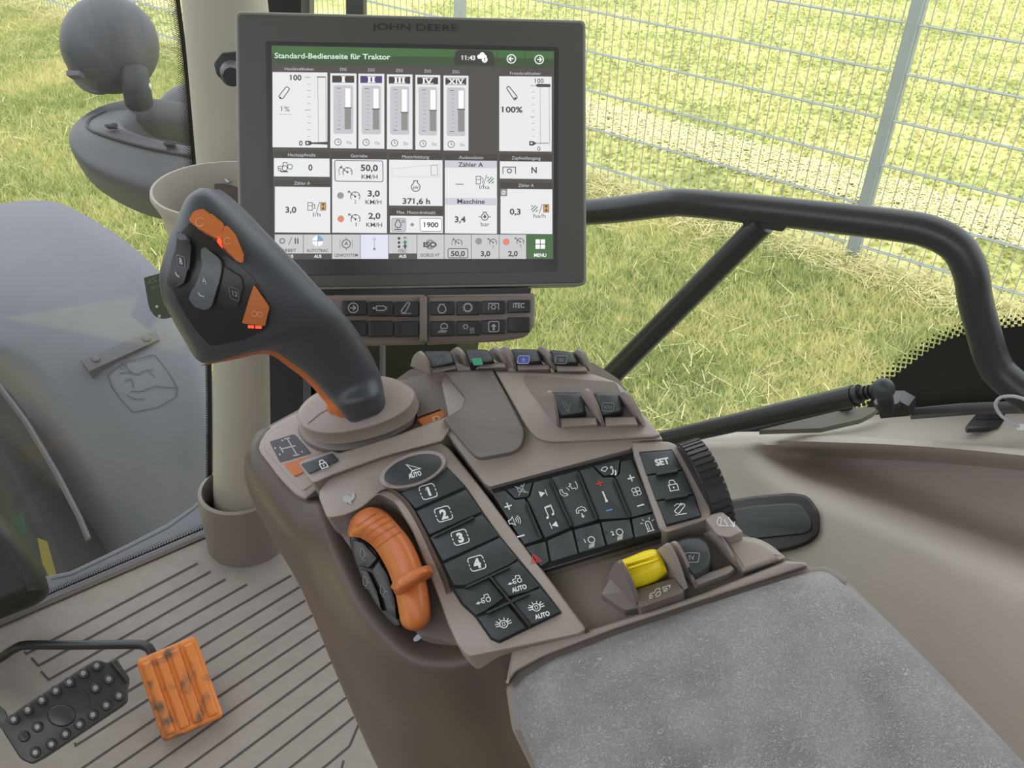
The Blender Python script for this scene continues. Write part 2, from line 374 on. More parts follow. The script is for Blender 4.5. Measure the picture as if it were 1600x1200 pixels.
def proj(p):
    q = p - np.array(CAM); z = q @ np.array(FW)
    return 800+FPX*(q @ np.array(RI))/z, 600+FPX*(q @ np.array(DN))/z, z
def scatter(n, s0, s1, o0, o1, zmin=.9, marg=500, dens=None):
    s = rng.uniform(s0, s1, n); o = rng.uniform(o0, o1, n)
    p = np.outer(s, TF)+np.outer(FD+o, TL)
    x, y, z = proj(p); k = (z > zmin) & (x > -marg) & (x < 1600+marg) & (y > -marg*.5) & (y < 1250)
    # not inside the cab or behind the console in any case: keep what the windows can show
    k &= ~((x > 380) & (x < 640) & (y > 0)) & (y < 800)
    p = p[k]; z = z[k]
    if dens is not None: q = rng.random(len(p)) < dens(z); p = p[q]
    return p
def blades(name, p, h0, h1, w, lean, m, flat=False, hmax=.05):
    n = len(p); a = rng.uniform(0, 2*np.pi, n); h = rng.uniform(h0, h1, n); d = np.stack([np.cos(a), np.sin(a), 0*a], 1); q = np.stack([-np.sin(a), np.cos(a), 0*a], 1)
    ln = rng.uniform(.15, lean, n); ww = w*rng.uniform(.6, 1.3, n)
    if flat:
        p = p.copy(); p[:, 2] += rng.uniform(.0, hmax, n); tl = rng.uniform(-.2, .2, n)
        dirv = d*h[:, None]; dirv[:, 2] = tl*h; p[:, 2] = np.maximum(p[:, 2], .012 + np.maximum(0, -dirv[:, 2]))
        vs = np.stack([p-q*ww[:, None], p+q*ww[:, None], p+dirv+q*ww[:, None], p+dirv-q*ww[:, None]], 1).reshape(-1, 3); k = 4
    else:
        tip = p+d*(h*ln)[:, None]; tip[:, 2] += h
        vs = np.stack([p-q*ww[:, None], p+q*ww[:, None], tip], 1).reshape(-1, 3); k = 3
    me = bpy.data.meshes.new(name); me.vertices.add(n*k); me.vertices.foreach_set('co', vs.ravel().astype(np.float32))
    me.loops.add(n*k); me.loops.foreach_set('vertex_index', np.arange(n*k, dtype=np.int32))
    me.polygons.add(n); me.polygons.foreach_set('loop_start', np.arange(0, n*k, k, dtype=np.int32))
    me.update(calc_edges=True); me.materials.append(m)
    o = bpy.data.objects.new(name, me); COL.objects.link(o); o['kind'] = 'stuff'; return o
o = blades('grass', scatter(700000, -4, 9, -3.7, .0), .015, .062, .0032, 1.7, M['blade'])
tag(o, 'short green grass growing between the tractor and the fence', 'grass')
pf = scatter(700000, -16, 26, .05, 14, dens=lambda z: np.clip(5/z, .12, .8))
o = blades('meadow_grass', pf, .012, .034, .008, 2.6, M['farblade'])
tag(o, 'bright yellowish grass of the meadow beyond the fence', 'grass')
ps = np.concatenate([scatter(16000, -4, 9, -3.4, -.0), scatter(7000, -3, 9, -.3, .1)])
def vnoise(p, k, seed):
    r = np.random.default_rng(seed); ph = r.uniform(0, 6.28, (10, 2)); fr = r.normal(0, k, (10, 2)); q = p[:, :2]
    return sum(np.sin(q @ fr[i]+ph[i, 0]) for i in range(10))/3.2
ps = ps[(vnoise(ps, 3.2, 5)+rng.normal(0, .5, len(ps))) > .12]; ps = np.concatenate([ps, scatter(12000, -4, 9, -.22, .06)])
o = blades('cut_straw', ps, .04, .13, .0015, .3, M['straw'], flat=True)
tag(o, 'loose dry straw lying on the grass before the fence', 'straw')
M['hay'] = mat('dry_hay', (240, 232, 176), .8, spec=.2)
# a dry strip of hay swath beyond the fence
o = blades('hay_swath', scatter(26000, -4, 12, .70, 1.14), .04, .12, .004, .4, M['hay'], flat=True, hmax=.02)
tag(o, 'pale strip of dry hay lying just beyond the fence', 'hay')

posts = [(1.123, 'galvanised steel fence post standing in the grass above the black rail'), (3.63, 'galvanised steel fence post seen just above the display')]
for s, lab in posts:
    t = MB(); box(t, fp(s, .85, .035), TF*.03, TL*.02, UP*.87, M['post']); box(t, fp(s, 1.722, .035), TF*.032, TL*.022, UP*.004, M['frame'])
    tag(t.build('fence_post'), lab, 'fence post', 'steel fence posts')
pn = [(-1.36, 1.09, 'wire mesh fence panel right of the post above the black rail'), (1.156, 3.597, 'wire mesh fence panel between the two steel posts'),
      (3.663, 8.6, 'wire mesh fence panel seen behind the round lamp and beige pillar')]
for s0, s1, lab in pn:
    t = MB()
    zr = [.084+.2*k for k in range(9)]
    for z in zr:
        for o_ in (-.0075, .0075):
            cyl(t, fp(s0, z, o_), fp(s1, z, o_), .0042, M['steel'], 6)
    n = int((s1-s0)/.05)
    for i in range(n+1): s = s0+.01+i*.05; cyl(t, fp(s, .03, 0), fp(s, 1.72, 0), .0026, M['steel'], 5)
    tag(t.build('wire_fence'), lab, 'fence panel', 'wire mesh fence panels')

# ------------------------------------------------------------------ cab shell: floor, windscreen, side window, pillar
FZ = .78
FL = Plane((0, 0, FZ), (0, 0, 1))
A = FL.hit(0, 968); B = FL.hit(330, 828)
wd = (B-A).normalized(); wn = wd.cross(UP).normalized()
if wn.dot(CAM-A) < 0: wn = -wn
WS = Plane(A, wn)                                  # windscreen plane
GL = .76
SW = Plane(CAM+TL*GL, -TL)                         # side window plane
mb = MB(); fl = [(-260, 1080), (330, 828), (445, 800), (760, 900), (760, 1900), (-900, 1900)]
prism(mb, fl, FL, 0, -.03, M['floor'])
gr = Ink(mb, FL, .0006)
box(mb, V((0, 0, FZ-.018))-TF*.42-TL*.05, TF*.56, TL*.80, UP*.015, M['floor']); box(mb, V((0, 0, FZ-.018))+TF*.62-TL*.50, TF*.50, TL*.35, UP*.015, M['floor'])  # unseen floor extensions added to stop green light bouncing up from the ground
G = [[(309, 880), (42, 1021), (38, 1018)], [(329, 893), (60, 1040), (49, 1028)], [(352, 905), (76, 1062), (64, 1049)], [(386, 913), (234, 999), (110, 1070)],
     [(455, 899), (278, 1001), (120, 1094)], [(468, 917), (316, 1010), (120, 1128)], [(477, 938), (324, 1034), (118, 1165), (117, 1160)],
     [(490, 960), (334, 1061), (130, 1199), (120, 1206)], [(500, 983), (342, 1088), (180, 1199), (120, 1240)], [(508, 1008), (350, 1118), (236, 1199), (150, 1260)],
     [(520, 1033), (292, 1199), (200, 1266)], [(530, 1062), (346, 1199), (250, 1270)], [(542, 1089), (404, 1196), (300, 1276)], [(553, 1120), (454, 1199), (350, 1282)],
     [(562, 1128), (546, 1166), (506, 1199), (400, 1284)], [(537, 1188), (530, 1215), (470, 1265)]]
for g in G: gr.line(g, 3.4, M['groove'])
o = mb.build('floor', kind='structure'); tag(o, 'ribbed taupe rubber mat on the cab floor')
# raised lip of the mat below the windscreen
mb = MB(); lip = [(-40, 984), (330, 828), (330, 836), (-40, 996)]
prism(mb, lip, FL, .004, -.01, M['taupe_side'], b=2, bm=.002); o = mb.build('trim_1', kind='structure'); tag(o, 'grey sill strip along the foot of the windscreen')

wroot = thing('window_1', 'dusty windscreen pane left of the beige pillar', 'window', WS.hit(160, 500)); wroot['kind'] = 'structure'; del wroot['category']
mb = MB(); wp = [(-120, -120), (274, -120), (284, 0), (300, 125), (312, 260), (331, 480), (336, 620), (332, 824), (-120, 1012)]
prism(mb, wp, WS, .0, -.005, M['windshield']); mb.build('glass_pane', wroot)
mb = MB(); ik = Ink(mb, WS, .001)
edge = catmull([V(p) for p in [(268, -120), (281, 0), (296, 125), (307, 258), (326, 480), (331, 620), (331, 790)]], 40)
ik.line([(p.x-3, p.y) for p in edge], 7, M['frit'])
def dots(path, step, rows, s0, side):
    L = 0; last = path[0]
    for i in range(1, len(path)):
        p = path[i]; L += (p-last).length; last = p
        if L < step: continue
        L = 0; t = (path[min(i+1, len(path)-1)]-path[i-1]).normalized(); n = V((-t.y, t.x))*side
        yield p, t, n
def sub(path, k):
    out = []
    for i in range(len(path)-1):
        for j in range(k): out.append(path[i].lerp(path[i+1], j/k))
    return out+[path[-1]]
fine = sub(edge, 6)
for q, (p, t, n) in enumerate(dots(fine, 3.3, 3, 3, 1)):
    w_ = 1 if p.y > 330 else 5
    for r in range(w_+1):
        c = p+n*(5.5+r*2.6)+t*(1.65*(r % 2)); s = 2.05-.27*r
        ik.poly([(c.x-s, c.y), (c.x, c.y-s), (c.x+s, c.y), (c.x, c.y+s)], M['frit'])
bot = sub([V((-40, 978)), V((85, 925)), V((200, 876)), V((330, 821))], 60)
for q, (p, t, n) in enumerate(dots(bot, 3.2, 3, 3, -1)):
    for r in range(3):
        c = p+n*(1.5+r*2.6)+t*(1.6*(r % 2)); s = 1.6*(1-.22*r); ik.poly([(c.x-s, c.y), (c.x, c.y-s), (c.x+s, c.y), (c.x, c.y+s)], M['frit'])
ik.line([(p.x, p.y) for p in bot], 2, M['frit'])
mb.build('frit_border', wroot)
st = thing('windscreen_sticker', 'dark green round-ended sticker seen from behind on the windscreen', 'sticker', WS.hit(255, 465))
mb = MB(); sp = [(225, 434), (262, 424), (290, 420), (292, 470), (286, 486), (272, 495), (255, 499), (242, 495), (233, 482)]
prism(mb, sp, WS, .0022, .0006, M['sticker'], rad=[3, 2, 3, 8, 6, 8, 8, 8, 8]); ik = Ink(mb, WS, .0025)
ik.text('5ZL', 241, 437, 7, M['stickprint'], w=26, u=(-.97, .25), v=(-.1, -1)); ik.text('BCE', 246, 447, 4, M['stickprint'], w=22, u=(-.96, .28), v=(-.1, -1))
for c in ((245, 479), (249, 494)): ik.poly(circ(*c, 2.4), M['white'])
mb.build('sticker_film', st)

sroot = thing('window_2', 'side window pane right of the beige pillar', 'window', SW.hit(1100, 400)); sroot['kind'] = 'structure'; del sroot['category']
mb = MB(); prism(mb, [(470, -160), (2600, -160), (2600, 760), (1400, 700), (980, 720), (470, 760)], SW, 0, -.005, M['sideglass']); mb.build('glass_pane', sroot)
mb = MB(); ik = Ink(mb, SW, .001)
fe = [(1338, 668), (1352, 640), (1362, 622), (1378, 606), (1398, 588), (1424, 568), (1452, 548), (1478, 532), (1504, 523), (1540, 515), (1640, 505), (1780, 498), (2600, 470), (2600, 760), (1380, 690)]
ik.poly(fe, M['frit'])
path = sub(catmull([V(p) for p in fe[:12]], 6), 12)
for q, (p, t, n) in enumerate(dots(path, 10.5, 3, 3, -1)):
    for r in range(4):
        c = p+n*(0.5+r*5.2)+t*(5.2*(r % 2)); s = [2.9, 2.7, 2.1, 1.4][r]; ik.poly([(c.x-s, c.y-s), (c.x+s, c.y-s), (c.x+s, c.y+s), (c.x-s, c.y+s)], M['frit'])
mb.build('frit_border', sroot)

# beige corner pillar: rises straight from the floor
mb = MB(); base = FL.hit(388, 842); rows = []
for y, xl, xr in [(860, 334, 442), (760, 333, 442), (640, 334, 443), (560, 333, 443), (480, 330, 446), (400, 322, 440), (320, 314, 440), (250, 306, 446), (180, 300, 440), (100, 293, 430), (0, 283, 418), (-120, 270, 405)]:
    xc = (xl+xr)/2; R = ray(xc, y); hd = (base-CAM); hd.z = 0; k = hd.length/V((R.x, R.y, 0)).length; c = CAM+R*k; r = (xr-xl)/2*k/FPX
    side = RI.copy(); dep = V((R.x, R.y, 0)).normalized()
    rows.append([c+side*r*math.cos(a)+dep*r*.9*math.sin(a) + dep*r*.0 for a in [2*math.pi*i/32 for i in range(32)]])
loft(mb, rows, M['beige'], True, True, True); o = mb.build('pillar', kind='structure'); tag(o, 'beige round corner pillar of the cab behind the joystick')
pc = thing('pillar_collar', 'dark taupe rubber collar around the foot of the beige pillar', 'pillar collar', base)
mb = MB(); k = (base-CAM).dot(FW); rr = 54*k/FPX
pr = [(rr*1.14, .0), (rr*1.14, .105), (rr*1.10, .118), (rr*1.0, .12), (rr*.97, .10), (rr*.97, 0)]
loft(mb, [[base+V((r*math.cos(a), r*math.sin(a), z)) for a in [2*math.pi*i/40 for i in range(40)]] for r, z in pr], M['taupe_dark'], True); mb.build('collar_sleeve', pc)
# knob on the pillar
kb = thing('clamp_knob', 'small black clamp knob on the beige pillar beside the display', 'knob', P(352, 105, 1.02))
mb = MB(); dk = 1.03; pk = Plane(P(352, 105, dk), -ray(352, 105)); prism(mb, [(334, 98), (346, 82), (372, 80), (380, 120), (352, 130), (338, 116)], pk, 0, -.03, M['keydark'], b=3, bm=.003, rad=4); mb.build('base_plate', kb)
mb = MB(); cyl(mb, P(362, 112, 1.03), P(362, 118, .985), .013, M['black'], 20, .0115); cyl(mb, P(362, 118, .985), P(362, 119, .98), .0115, M['keydark'], 20, .009); mb.build('knob_grip', kb)

# dark side-window front frame, right of the pillar, from sill to roof
def vcol(name, lab, x0, y0, x1, y1, w0, d, m, thick=.03, kind='structure'):
    t = MB(); a_, b_ = P(x0, y0, d), P(x1, y1, d); ax = RI*(w0/2*d/FPX); mid = (a_+b_)/2; dr = (b_-a_)/2; nz = ax.cross(dr).normalized()*thick
    box(t, mid, ax, dr, nz, m); o = t.build(name, kind=kind); tag(o, lab); return o
vcol('trim_2', 'dark window frame post just right of the beige pillar', 446, -120, 460, 760, 60, 1.30, M['frame'], .02)
vcol('trim_3', 'narrow dark rubber strip beside the window frame post', 481, -120, 484, 760, 12, 1.25, M['keydark'], .015)
# dark lower wall below the side window front
mb = MB(); d0 = 1.18; prism(mb, [(490, 470), (716, 470), (714, 545), (700, 760), (470, 900), (470, 500)], Plane(P(600, 600, d0), -TL), 0, -.04, M['frame']); o = mb.build('wall_front', kind='structure'); tag(o, 'dark lower cab wall behind the joystick')

# right-hand side panel of the cab with its sill ledge and hollow
xs = [700, 900, 1000, 1060, 1120, 1200, 1300, 1400, 1500, 1620, 1760, 1900, 2200, 2600]
def wdp(x, y): R = ray(x, y); return (GL-.012)/R.dot(TL)
by = [716, 692, 680, 676, 673, 668, 656, 645, 640, 640, 646, 655, 690, 740]
ly = [720, 696, 684, 680, 677, 675, 677, 681, 688, 700, 716, 734, 776, 834]
rows = []
row = lambda ys, ds: rows.append([P(x, y, d) for x, y, d in zip(xs, ys, ds)])
bd = [wdp(x, y) for x, y in zip(xs, by)]
row(by, bd); row(ly, [d*.945 for d in bd]); row([y+5 for y in ly], [d*.925 for d in bd]); row([y+14 for y in ly], [d*.915 for d in bd])
cv = None
sm = lambda t: (lambda q: q*q*(3-2*q))(min(1, max(0, t)))
top = smooth_rows(rows, 8, 4); XS = np.interp(np.arange(len(top[0]))/8, range(len(xs)), xs)
LY = np.interp(XS, xs, ly); BD = np.interp(XS, xs, bd); low = []
for dy in (20, 26, 32, 38, 45, 52, 60, 70, 80, 92, 105, 120, 135, 150, 165, 180, 200, 225, 255, 300, 360, 440, 540, 680, 800):
    r = []
    for x, l, b in zip(XS, LY, BD):
        y = l+dy; yd = 716+(x-1200)*.40
        rec = .085*sm((x-1150)/130)*sm((yd+45-y)/95)*sm((dy-14)/24)
        r.append(P(x, y, b*(.915-.00040*dy+.00000018*dy*dy)+rec))
    low.append(r)
mb = MB(); loft(mb, top+low, M['panel']); PANEL = Surf(mb); o = mb.build('wall_right', kind='structure', ang=80, recalc=False); tag(o, 'moulded taupe side panel with a hollow right of the console')

# unseen roof added over the cab to keep zenith light off the dashboard
mb = MB(); box(mb, CAM+V((0, .1, .62)) + TL*.0, TF*1.15, TL*.74, UP*.03, M['roof']); o = mb.build('unseen_ceiling', kind='structure'); tag(o, 'unseen cab roof added to darken the interior')

# walls added out of view, left and behind, to block light off the grass
mb = MB(); box(mb, V((0, 0, FZ+.55))-TL*.85+TF*.25, TF*1.45, TL*.02, UP*.55, M['taupe_dark']); tag(mb.build('unseen_wall_left', kind='structure'), 'unseen left cab wall added to block light off the grass')
mb = MB(); box(mb, V((0, 0, FZ+.75))-TF*.95, TL*.85, TF*.02, UP*.75, M['taupe_dark']); tag(mb.build('unseen_wall_back', kind='structure'), 'unseen rear cab wall added to block light off the grass')

# tractor bonnet added unseen, left of the frame, to shade the wheel and mudguard
mb = MB(); hp_ = [(-.46, .9), (-.46, 1.55), (-.38, 1.68), (-.2, 1.74), (.05, 1.74), (.2, 1.68), (.26, 1.55), (.26, .9)]
rows = [[V((0, 0, z-.12*k*k))+TF*(1.75+1.9*k)+TL*(l*(1-.12*k)) for l, z in hp_] for k in (0, .35, .7, .95, 1)]
loft(mb, rows, M['hullgreen'], True, True, True); tag(mb.build('bonnet', kind='structure'), 'unseen green tractor bonnet added to shade the wheel and mudguard')
vcol('trim_5', 'thin pale grey strip rising behind the joystick neck', 598, 470, 598, 640, 5, .95, M['lampgrey'], .01)
vcol('trim_6', 'dark upright bar showing above the display', 556, -120, 560, 360, 27, 1.2, M['frame'], .015)
# ------------------------------------------------------------------ inside the right window: rail, gas strut, sill things
def LP(x, y, lat): return P(x, y, lat/ray(x, y).dot(TL))      # a point in the upright plane lat metres to the tractor's right
hr = thing('grab_rail', 'thick dark tubular rail bent along the side window', 'rail', LP(1150, 335, .66))
mb = MB(); pts = [(700, 345), (880, 334), (960, 328), (1040, 318), (1075, 317), (1160, 325), (1280, 338), (1400, 352), (1455, 363), (1495, 386), (1516, 424), (1524, 470), (1540, 530), (1552, 566), (1572, 592), (1640, 645), (1720, 720)]
pp = catmull([LP(x, y, .66) for x, y in pts], 6); tube(mb, pp, .0118, M['tube'], 20); mb.build('rail_tube', hr)
mb = MB(); tube(mb, [LP(1192, 348, .66), LP(1080, 461, .655), LP(950, 592, .65), LP(860, 688, .64)], .0105, M['tube'], 20); mb.build('brace_tube', hr)
# weld gusset
mb = MB(); prism(mb, [(1155, 340), (1232, 350), (1222, 362), (1162, 352)], Plane(LP(1190, 350, .655), -TL), .004, -.004, M['tube']); mb.build('gusset', hr)

gs = thing('gas_strut', 'black gas strut lying along the window sill', 'strut', LP(1250, 650, .62))
mb = MB(); a = LP(820, 735, .65); b = LP(1336, 618, .62); tube(mb, [a, b], [.0075, .0085], M['black'], 18); mb.build('cylinder', gs)
mb = MB(); cyl(mb, LP(1336, 617, .62), LP(1344, 615, .62), .0075, M['tube'], 16); cyl(mb, LP(1344, 615, .62), LP(1372, 610, .62), .0038, M['black'], 12)
for x in (1350, 1357, 1364): cyl(mb, LP(x, 614-(x-1350)*.2, .62), LP(x+3, 613.4-(x-1350)*.2, .62), .0055, M['keydark'], 12)
mb.build('rod', gs)
mb = MB(); ellipsoid(mb, LP(1380, 608, .62), RI*.0085, FW*.0085, DN*.0085, M['key']); cyl(mb, LP(1380, 608, .62), LP(1386, 640, .63), .006, M['keydark'], 12); cyl(mb, LP(1386, 626, .63), LP(1387, 634, .63), .0095, M['black'], 14); mb.build('ball_joint', gs)
mb = MB(); prism(mb, [(1371, 640), (1376, 624), (1402, 624), (1420, 634), (1421, 650), (1376, 654)], Plane(LP(1395, 640, .66), -TL), .008, -.01, M['keydark'], b=1.5, bm=.002); mb.build('bracket', gs)
ws = thing('window_seal', 'grey wedge-shaped seal strip at the window foot under the gas strut', 'seal', LP(1290, 650, .72))
mb = MB(); prism(mb, [(1186, 672), (1330, 637), (1374, 636), (1362, 646), (1344, 655), (1282, 669)], Plane(LP(1280, 655, .70), -TL*.5+UP), .002, -.006, M['bezeledge']); mb.build('seal_strip', ws)
mb = MB(); tube(mb, [LP(1150, 678, .715), LP(1260, 650, .715), LP(1330, 635, .715)], .003, M['frit'], 8); mb.build('lip', ws)
ss = thing('sill_strip', 'charcoal trim strip on the sill beside the black window corner', 'trim strip', LP(1500, 636, .70))
mb = MB(); prism(mb, [(1421, 638), (1500, 630), (1640, 624), (1640, 640), (1530, 642), (1424, 650)], Plane(LP(1500, 636, .69), -TL*.6+UP), .003, -.004, M['tube'], b=1, bm=.001); mb.build('strip', ss)
rp = thing('rubber_pad', 'flat grey rubber pad lying on the sill ledge under the cable tie', 'rubber pad', PANEL.hit(1540, 660, .003))
mb = MB(); pp_ = Plane(PANEL.hit(1540, 660, .001), UP)
prism(mb, [(1510, 665), (1530, 641), (1583, 641), (1560, 668), (1512, 670)], pp_, .005, .0, M['tube'], b=1, bm=.001); ik = Ink(mb, pp_, .0053)
ik.line([(1524, 655), (1566, 655)], 1.4, M['frit']); ik.line([(1553, 641), (1543, 666)], 1.4, M['frit']); mb.build('pad', rp)
ct = thing('cable_tie', 'pale grey cable tie loop standing on the sill at the right edge', 'cable tie', LP(1590, 665, .64))
mb = MB(); ring = [(1596, 667), (1580, 660), (1565, 650), (1557, 638), (1556, 630), (1562, 622), (1574, 619), (1588, 620), (1604, 626), (1616, 640), (1614, 656), (1602, 667)]
rp3 = catmull([LP(x, y, .64+.0004*i) for i, (x, y) in enumerate(ring)], 5); tube(mb, rp3, .0013, M['greyprint'], 8); mb.build('loop', ct)
mb = MB(); box(mb, LP(1598, 667, .642), RI*.003, DN*.0022, FW*.0025, M['white']); mb.build('head', ct)

# dark recessed cover in the side panel
rc = thing('storage_cover', 'charcoal rectangular cover set in the side panel behind the ribbed wheel', 'cover', PANEL.hit(1210, 810, 0))
q = PANEL.hit(1200, 815, 0); n1 = pl3(PANEL.hit(1130, 800, 0), PANEL.hit(1290, 790, 0), PANEL.hit(1200, 880, 0)); pc_ = Plane(q, n1.n)
mb = MB(); prism(mb, [(1090, 790), (1180, 775), (1236, 770), (1262, 774), (1280, 800), (1280, 832), (1266, 846), (1240, 856), (1150, 872), (1090, 860)], pc_, .006, -.02, M['black'], b=4, bm=.003, rad=10); mb.build('frame', rc)
mb = MB(); prism(mb, [(1090, 806), (1180, 790), (1236, 786), (1252, 788), (1268, 812), (1268, 828), (1256, 834), (1090, 852)], pc_, .008, .002, M['key'], b=2, bm=.002, rad=8); mb.build('cover_plate', rc)

# ------------------------------------------------------------------ pedals
ap = thing('accelerator_pedal', 'worn orange ribbed accelerator pedal on a black rod', 'pedal', FL.hit(280, 1110))
PA = Plane(P(280, 1080, 1.28), (-ray(280, 1080).normalized()*.8 + V((.1, -.2, .5))))
mb = MB(); pad = [(212, 1032), (305, 992), (350, 1119), (255, 1160)]
prism(mb, pad, PA, .0, -.018, M['wood'], b=5, bm=.006, rad=9); a, b, c, d = [V(p) for p in pad]
for i in range(4):
    u0 = .06+i*.235; u1 = u0+.175
    q = [a.lerp(b, u0).lerp(d.lerp(c, u0), .06), a.lerp(b, u1).lerp(d.lerp(c, u1), .06), a.lerp(b, u1).lerp(d.lerp(c, u1), .95), a.lerp(b, u0).lerp(d.lerp(c, u0), .95)]
    prism(mb, [tuple(x) for x in q], PA, .006, -.002, M['wood'], b=4.5, bm=.006, rad=4)
mb.build('pad', ap)
mb = MB(); rod = catmull([P(-60, 1062, 1.36), P(0, 1028, 1.35), P(22, 1014, 1.345), P(44, 1008, 1.34), P(120, 1008, 1.335), P(205, 1007, 1.33), P(226, 1009, 1.328), P(236, 1018, 1.325), P(242, 1040, 1.32), P(262, 1080, 1.315)], 6)
tube(mb, rod, .0068, M['black'], 16); mb.build('rod', ap)
bp = thing('brake_pedal', 'black perforated brake pedal plate at lower left', 'pedal', FL.hit(100, 1160))
PB = Plane(P(100, 1110, 1.16), (-ray(100, 1110).normalized()*.9 + V((.05, -.1, .4))))
mb = MB(); pb = [(4, 1128), (30, 1108), (140, 1036), (156, 1031), (166, 1036), (182, 1028), (203, 1062), (200, 1074), (200, 1096), (190, 1104), (70, 1184), (50, 1194), (32, 1186), (4, 1142)]
prism(mb, pb, PB, 0, -.012, M['keydark'], b=2.5, bm=.003, rad=5); mb.build('plate', bp)
mb = MB(); holes = [(21, 1124), (43, 1109), (65, 1094), (87, 1079), (108, 1066), (130, 1052), (151, 1040), (37, 1151), (58, 1136), (149, 1075), (170, 1061), (55, 1176), (80, 1163), (102, 1147), (124, 1132), (145, 1117), (166, 1102), (186, 1087)]
for i, (x, y) in enumerate(holes):
    o_ = circ(x, y, 8.6, n=18); prism(mb, o_, PB, .006, -.001, M['keydark'], b=2.2, bm=.003)
    if i != 7: Ink(mb, PB, .0064).poly(circ(x, y-.5, 3.9, n=14), M['chrome'])
mb.build('grip_stud', bp)['label'] = 'raised ring studs with metal centres'
mb = MB(); prism(mb, circ(96, 1118, 22, n=28, ry=18), PB, .003, -.002, M['black'], b=3, bm=.003); ik = Ink(mb, PB, .004); ik.line(circ(116, 1098, 22, 250, 380, 14), 2, M['black']); mb.build('boss', bp)
mb = MB(); prism(mb, [(172, 1034), (181, 1028), (203, 1060), (198, 1068)], PB, .006, -.002, M['black'], b=2, bm=.003, rad=3); mb.build('edge_lip', bp)
mb = MB(); tube(mb, [P(-40, 1080, 1.25), P(0, 1118, 1.19), P(14, 1140, 1.18)], [.008, .008, .006], M['black'], 12); mb.build('pedal_arm', bp)

# black rounded cover at the lower left, in front of the windscreen
sc_ = thing('steering_column_cover', 'black rounded column cover at the lower left before the windscreen', 'cover', FL.hit(20, 960))
mb = MB(); rows = []
for k, (sx, dz) in enumerate([(1.0, 0), (1.0, .02), (.985, .05), (.95, .085), (.86, .115), (.7, .135), (.35, .145)]):
    pass
pts = [(-160, 770), (-60, 772), (0, 802), (30, 832), (52, 862), (70, 896), (80, 928), (60, 944), (0, 968), (-160, 1040)]
pp = Plane(P(20, 880, 1.28), -ray(20, 880)); prism(mb, pts, pp, .0, -.16, M['frit'], b=34, bm=.06, rad=14, n=8, grow=0); mb.build('shell', sc_, ang=80)

# cup-shaped holder on the pillar
ch = thing('cup_holder', 'open beige cup-shaped holder behind the joystick grip', 'cup holder', P(350, 400, 1.12))
c0 = P(350, 300, 1.10); R0 = 112*1.10/FPX; ax = (UP*1.0 + V((0, -.1, 0))).normalized(); e1 = RI; e2 = ax.cross(e1).normalized(); e1 = e2.cross(ax)
mb = MB(); prof = [(.66, -.20), (.80, -.12), (.87, -.06), (.91, -.02), (.97, -.006), (1.0, .0), (.985, .006), (.95, .006), (.915, -.002), (.875, -.02), (.83, -.06), (.74, -.13), (.6, -.19)]
rows = [[c0+(e1*math.cos(a)+e2*math.sin(a)*.82)*R0*r+ax*z for a in [2*math.pi*i/48 for i in range(48)]] for r, z in prof]
loft(mb, rows, M['beige'], True, True, True); mb.build('cup', ch)
mb = MB(); pm = Plane(P(352, 295, 1.16), -ray(352, 295)+V((0, 0, .2))); prism(mb, [(334, 252), (420, 252), (420, 360), (338, 345)], pm, .0, -.01, M['taupe_side'], rad=2); mb.build('mounting_plate', ch)
mb = MB(); prism(mb, circ(357, 280, 6.5), pm, .004, -.002, M['chrome'], b=1.5, bm=.002); mb.build('screw', ch)

# ------------------------------------------------------------------ outside, through the windscreen: mudguard, wheel, lamp
def G3(rows): return [[P(x, y, d) for x, y, d in r] for r in rows]
mg = thing('front_mudguard', 'big grey mudguard with an embossed leaping deer emblem', 'mudguard', P(150, 600, 2.0))
rows = [[(-80, 318, 2.75), (0, 318, 2.68), (45, 313, 2.62), (95, 318, 2.55), (150, 346, 2.45), (205, 384, 2.36), (255, 432, 2.28), (300, 500, 2.2), (332, 590, 2.12), (352, 700, 2.05), (360, 800, 2.0)],
        [(-80, 345, 2.58), (0, 345, 2.5), (45, 343, 2.45), (95, 352, 2.38), (150, 384, 2.3), (205, 430, 2.22), (250, 490, 2.15), (290, 570, 2.09), (316, 660, 2.03), (332, 760, 1.98), (338, 850, 1.94)],
        [(-80, 420, 2.34), (-10, 430, 2.26), (30, 440, 2.22), (80, 460, 2.17), (130, 500, 2.12), (175, 555, 2.07), (215, 625, 2.02), (248, 705, 1.98), (270, 785, 1.94), (285, 860, 1.9), (292, 930, 1.87)],
        [(-80, 500, 2.16), (-20, 510, 2.08), (15, 520, 2.05), (55, 550, 2.02), (95, 600, 1.98), (130, 660, 1.95), (160, 725, 1.92), (185, 790, 1.89), (205, 850, 1.87), (218, 910, 1.85), (226, 970, 1.83)],
        [(-80, 540, 2.13), (-30, 545, 2.06), (5, 560, 2.03), (40, 592, 2.0), (78, 645, 1.97), (110, 705, 1.94), (138, 768, 1.91), (162, 828, 1.885), (180, 885, 1.865), (192, 940, 1.85), (198, 990, 1.83)],
        [(-80, 565, 2.16), (-40, 575, 2.1), (-8, 592, 2.08), (25, 625, 2.05), (60, 678, 2.02), (92, 738, 1.99), (120, 798, 1.96), (145, 855, 1.93), (163, 905, 1.9), (175, 955, 1.88), (180, 1000, 1.86)]]
mdep = lambda y: float(np.interp(y, [300, 320, 400, 480, 560, 640, 720, 800, 880, 1000], [2.68, 2.62, 2.38, 2.22, 2.13, 2.09, 2.09, 2.12, 2.16, 2.22]))
rows = [[(x, y, mdep(y)+e) for x, y, d in r] for r, e in zip(rows, (.03, .0, .0, .015, .04, .12))]
mb = MB(); loft(mb, smooth_rows(G3(rows), 4, 4), M['lavender']); MG = Surf(mb); mb.build('shell', mg, ang=80, recalc=False)
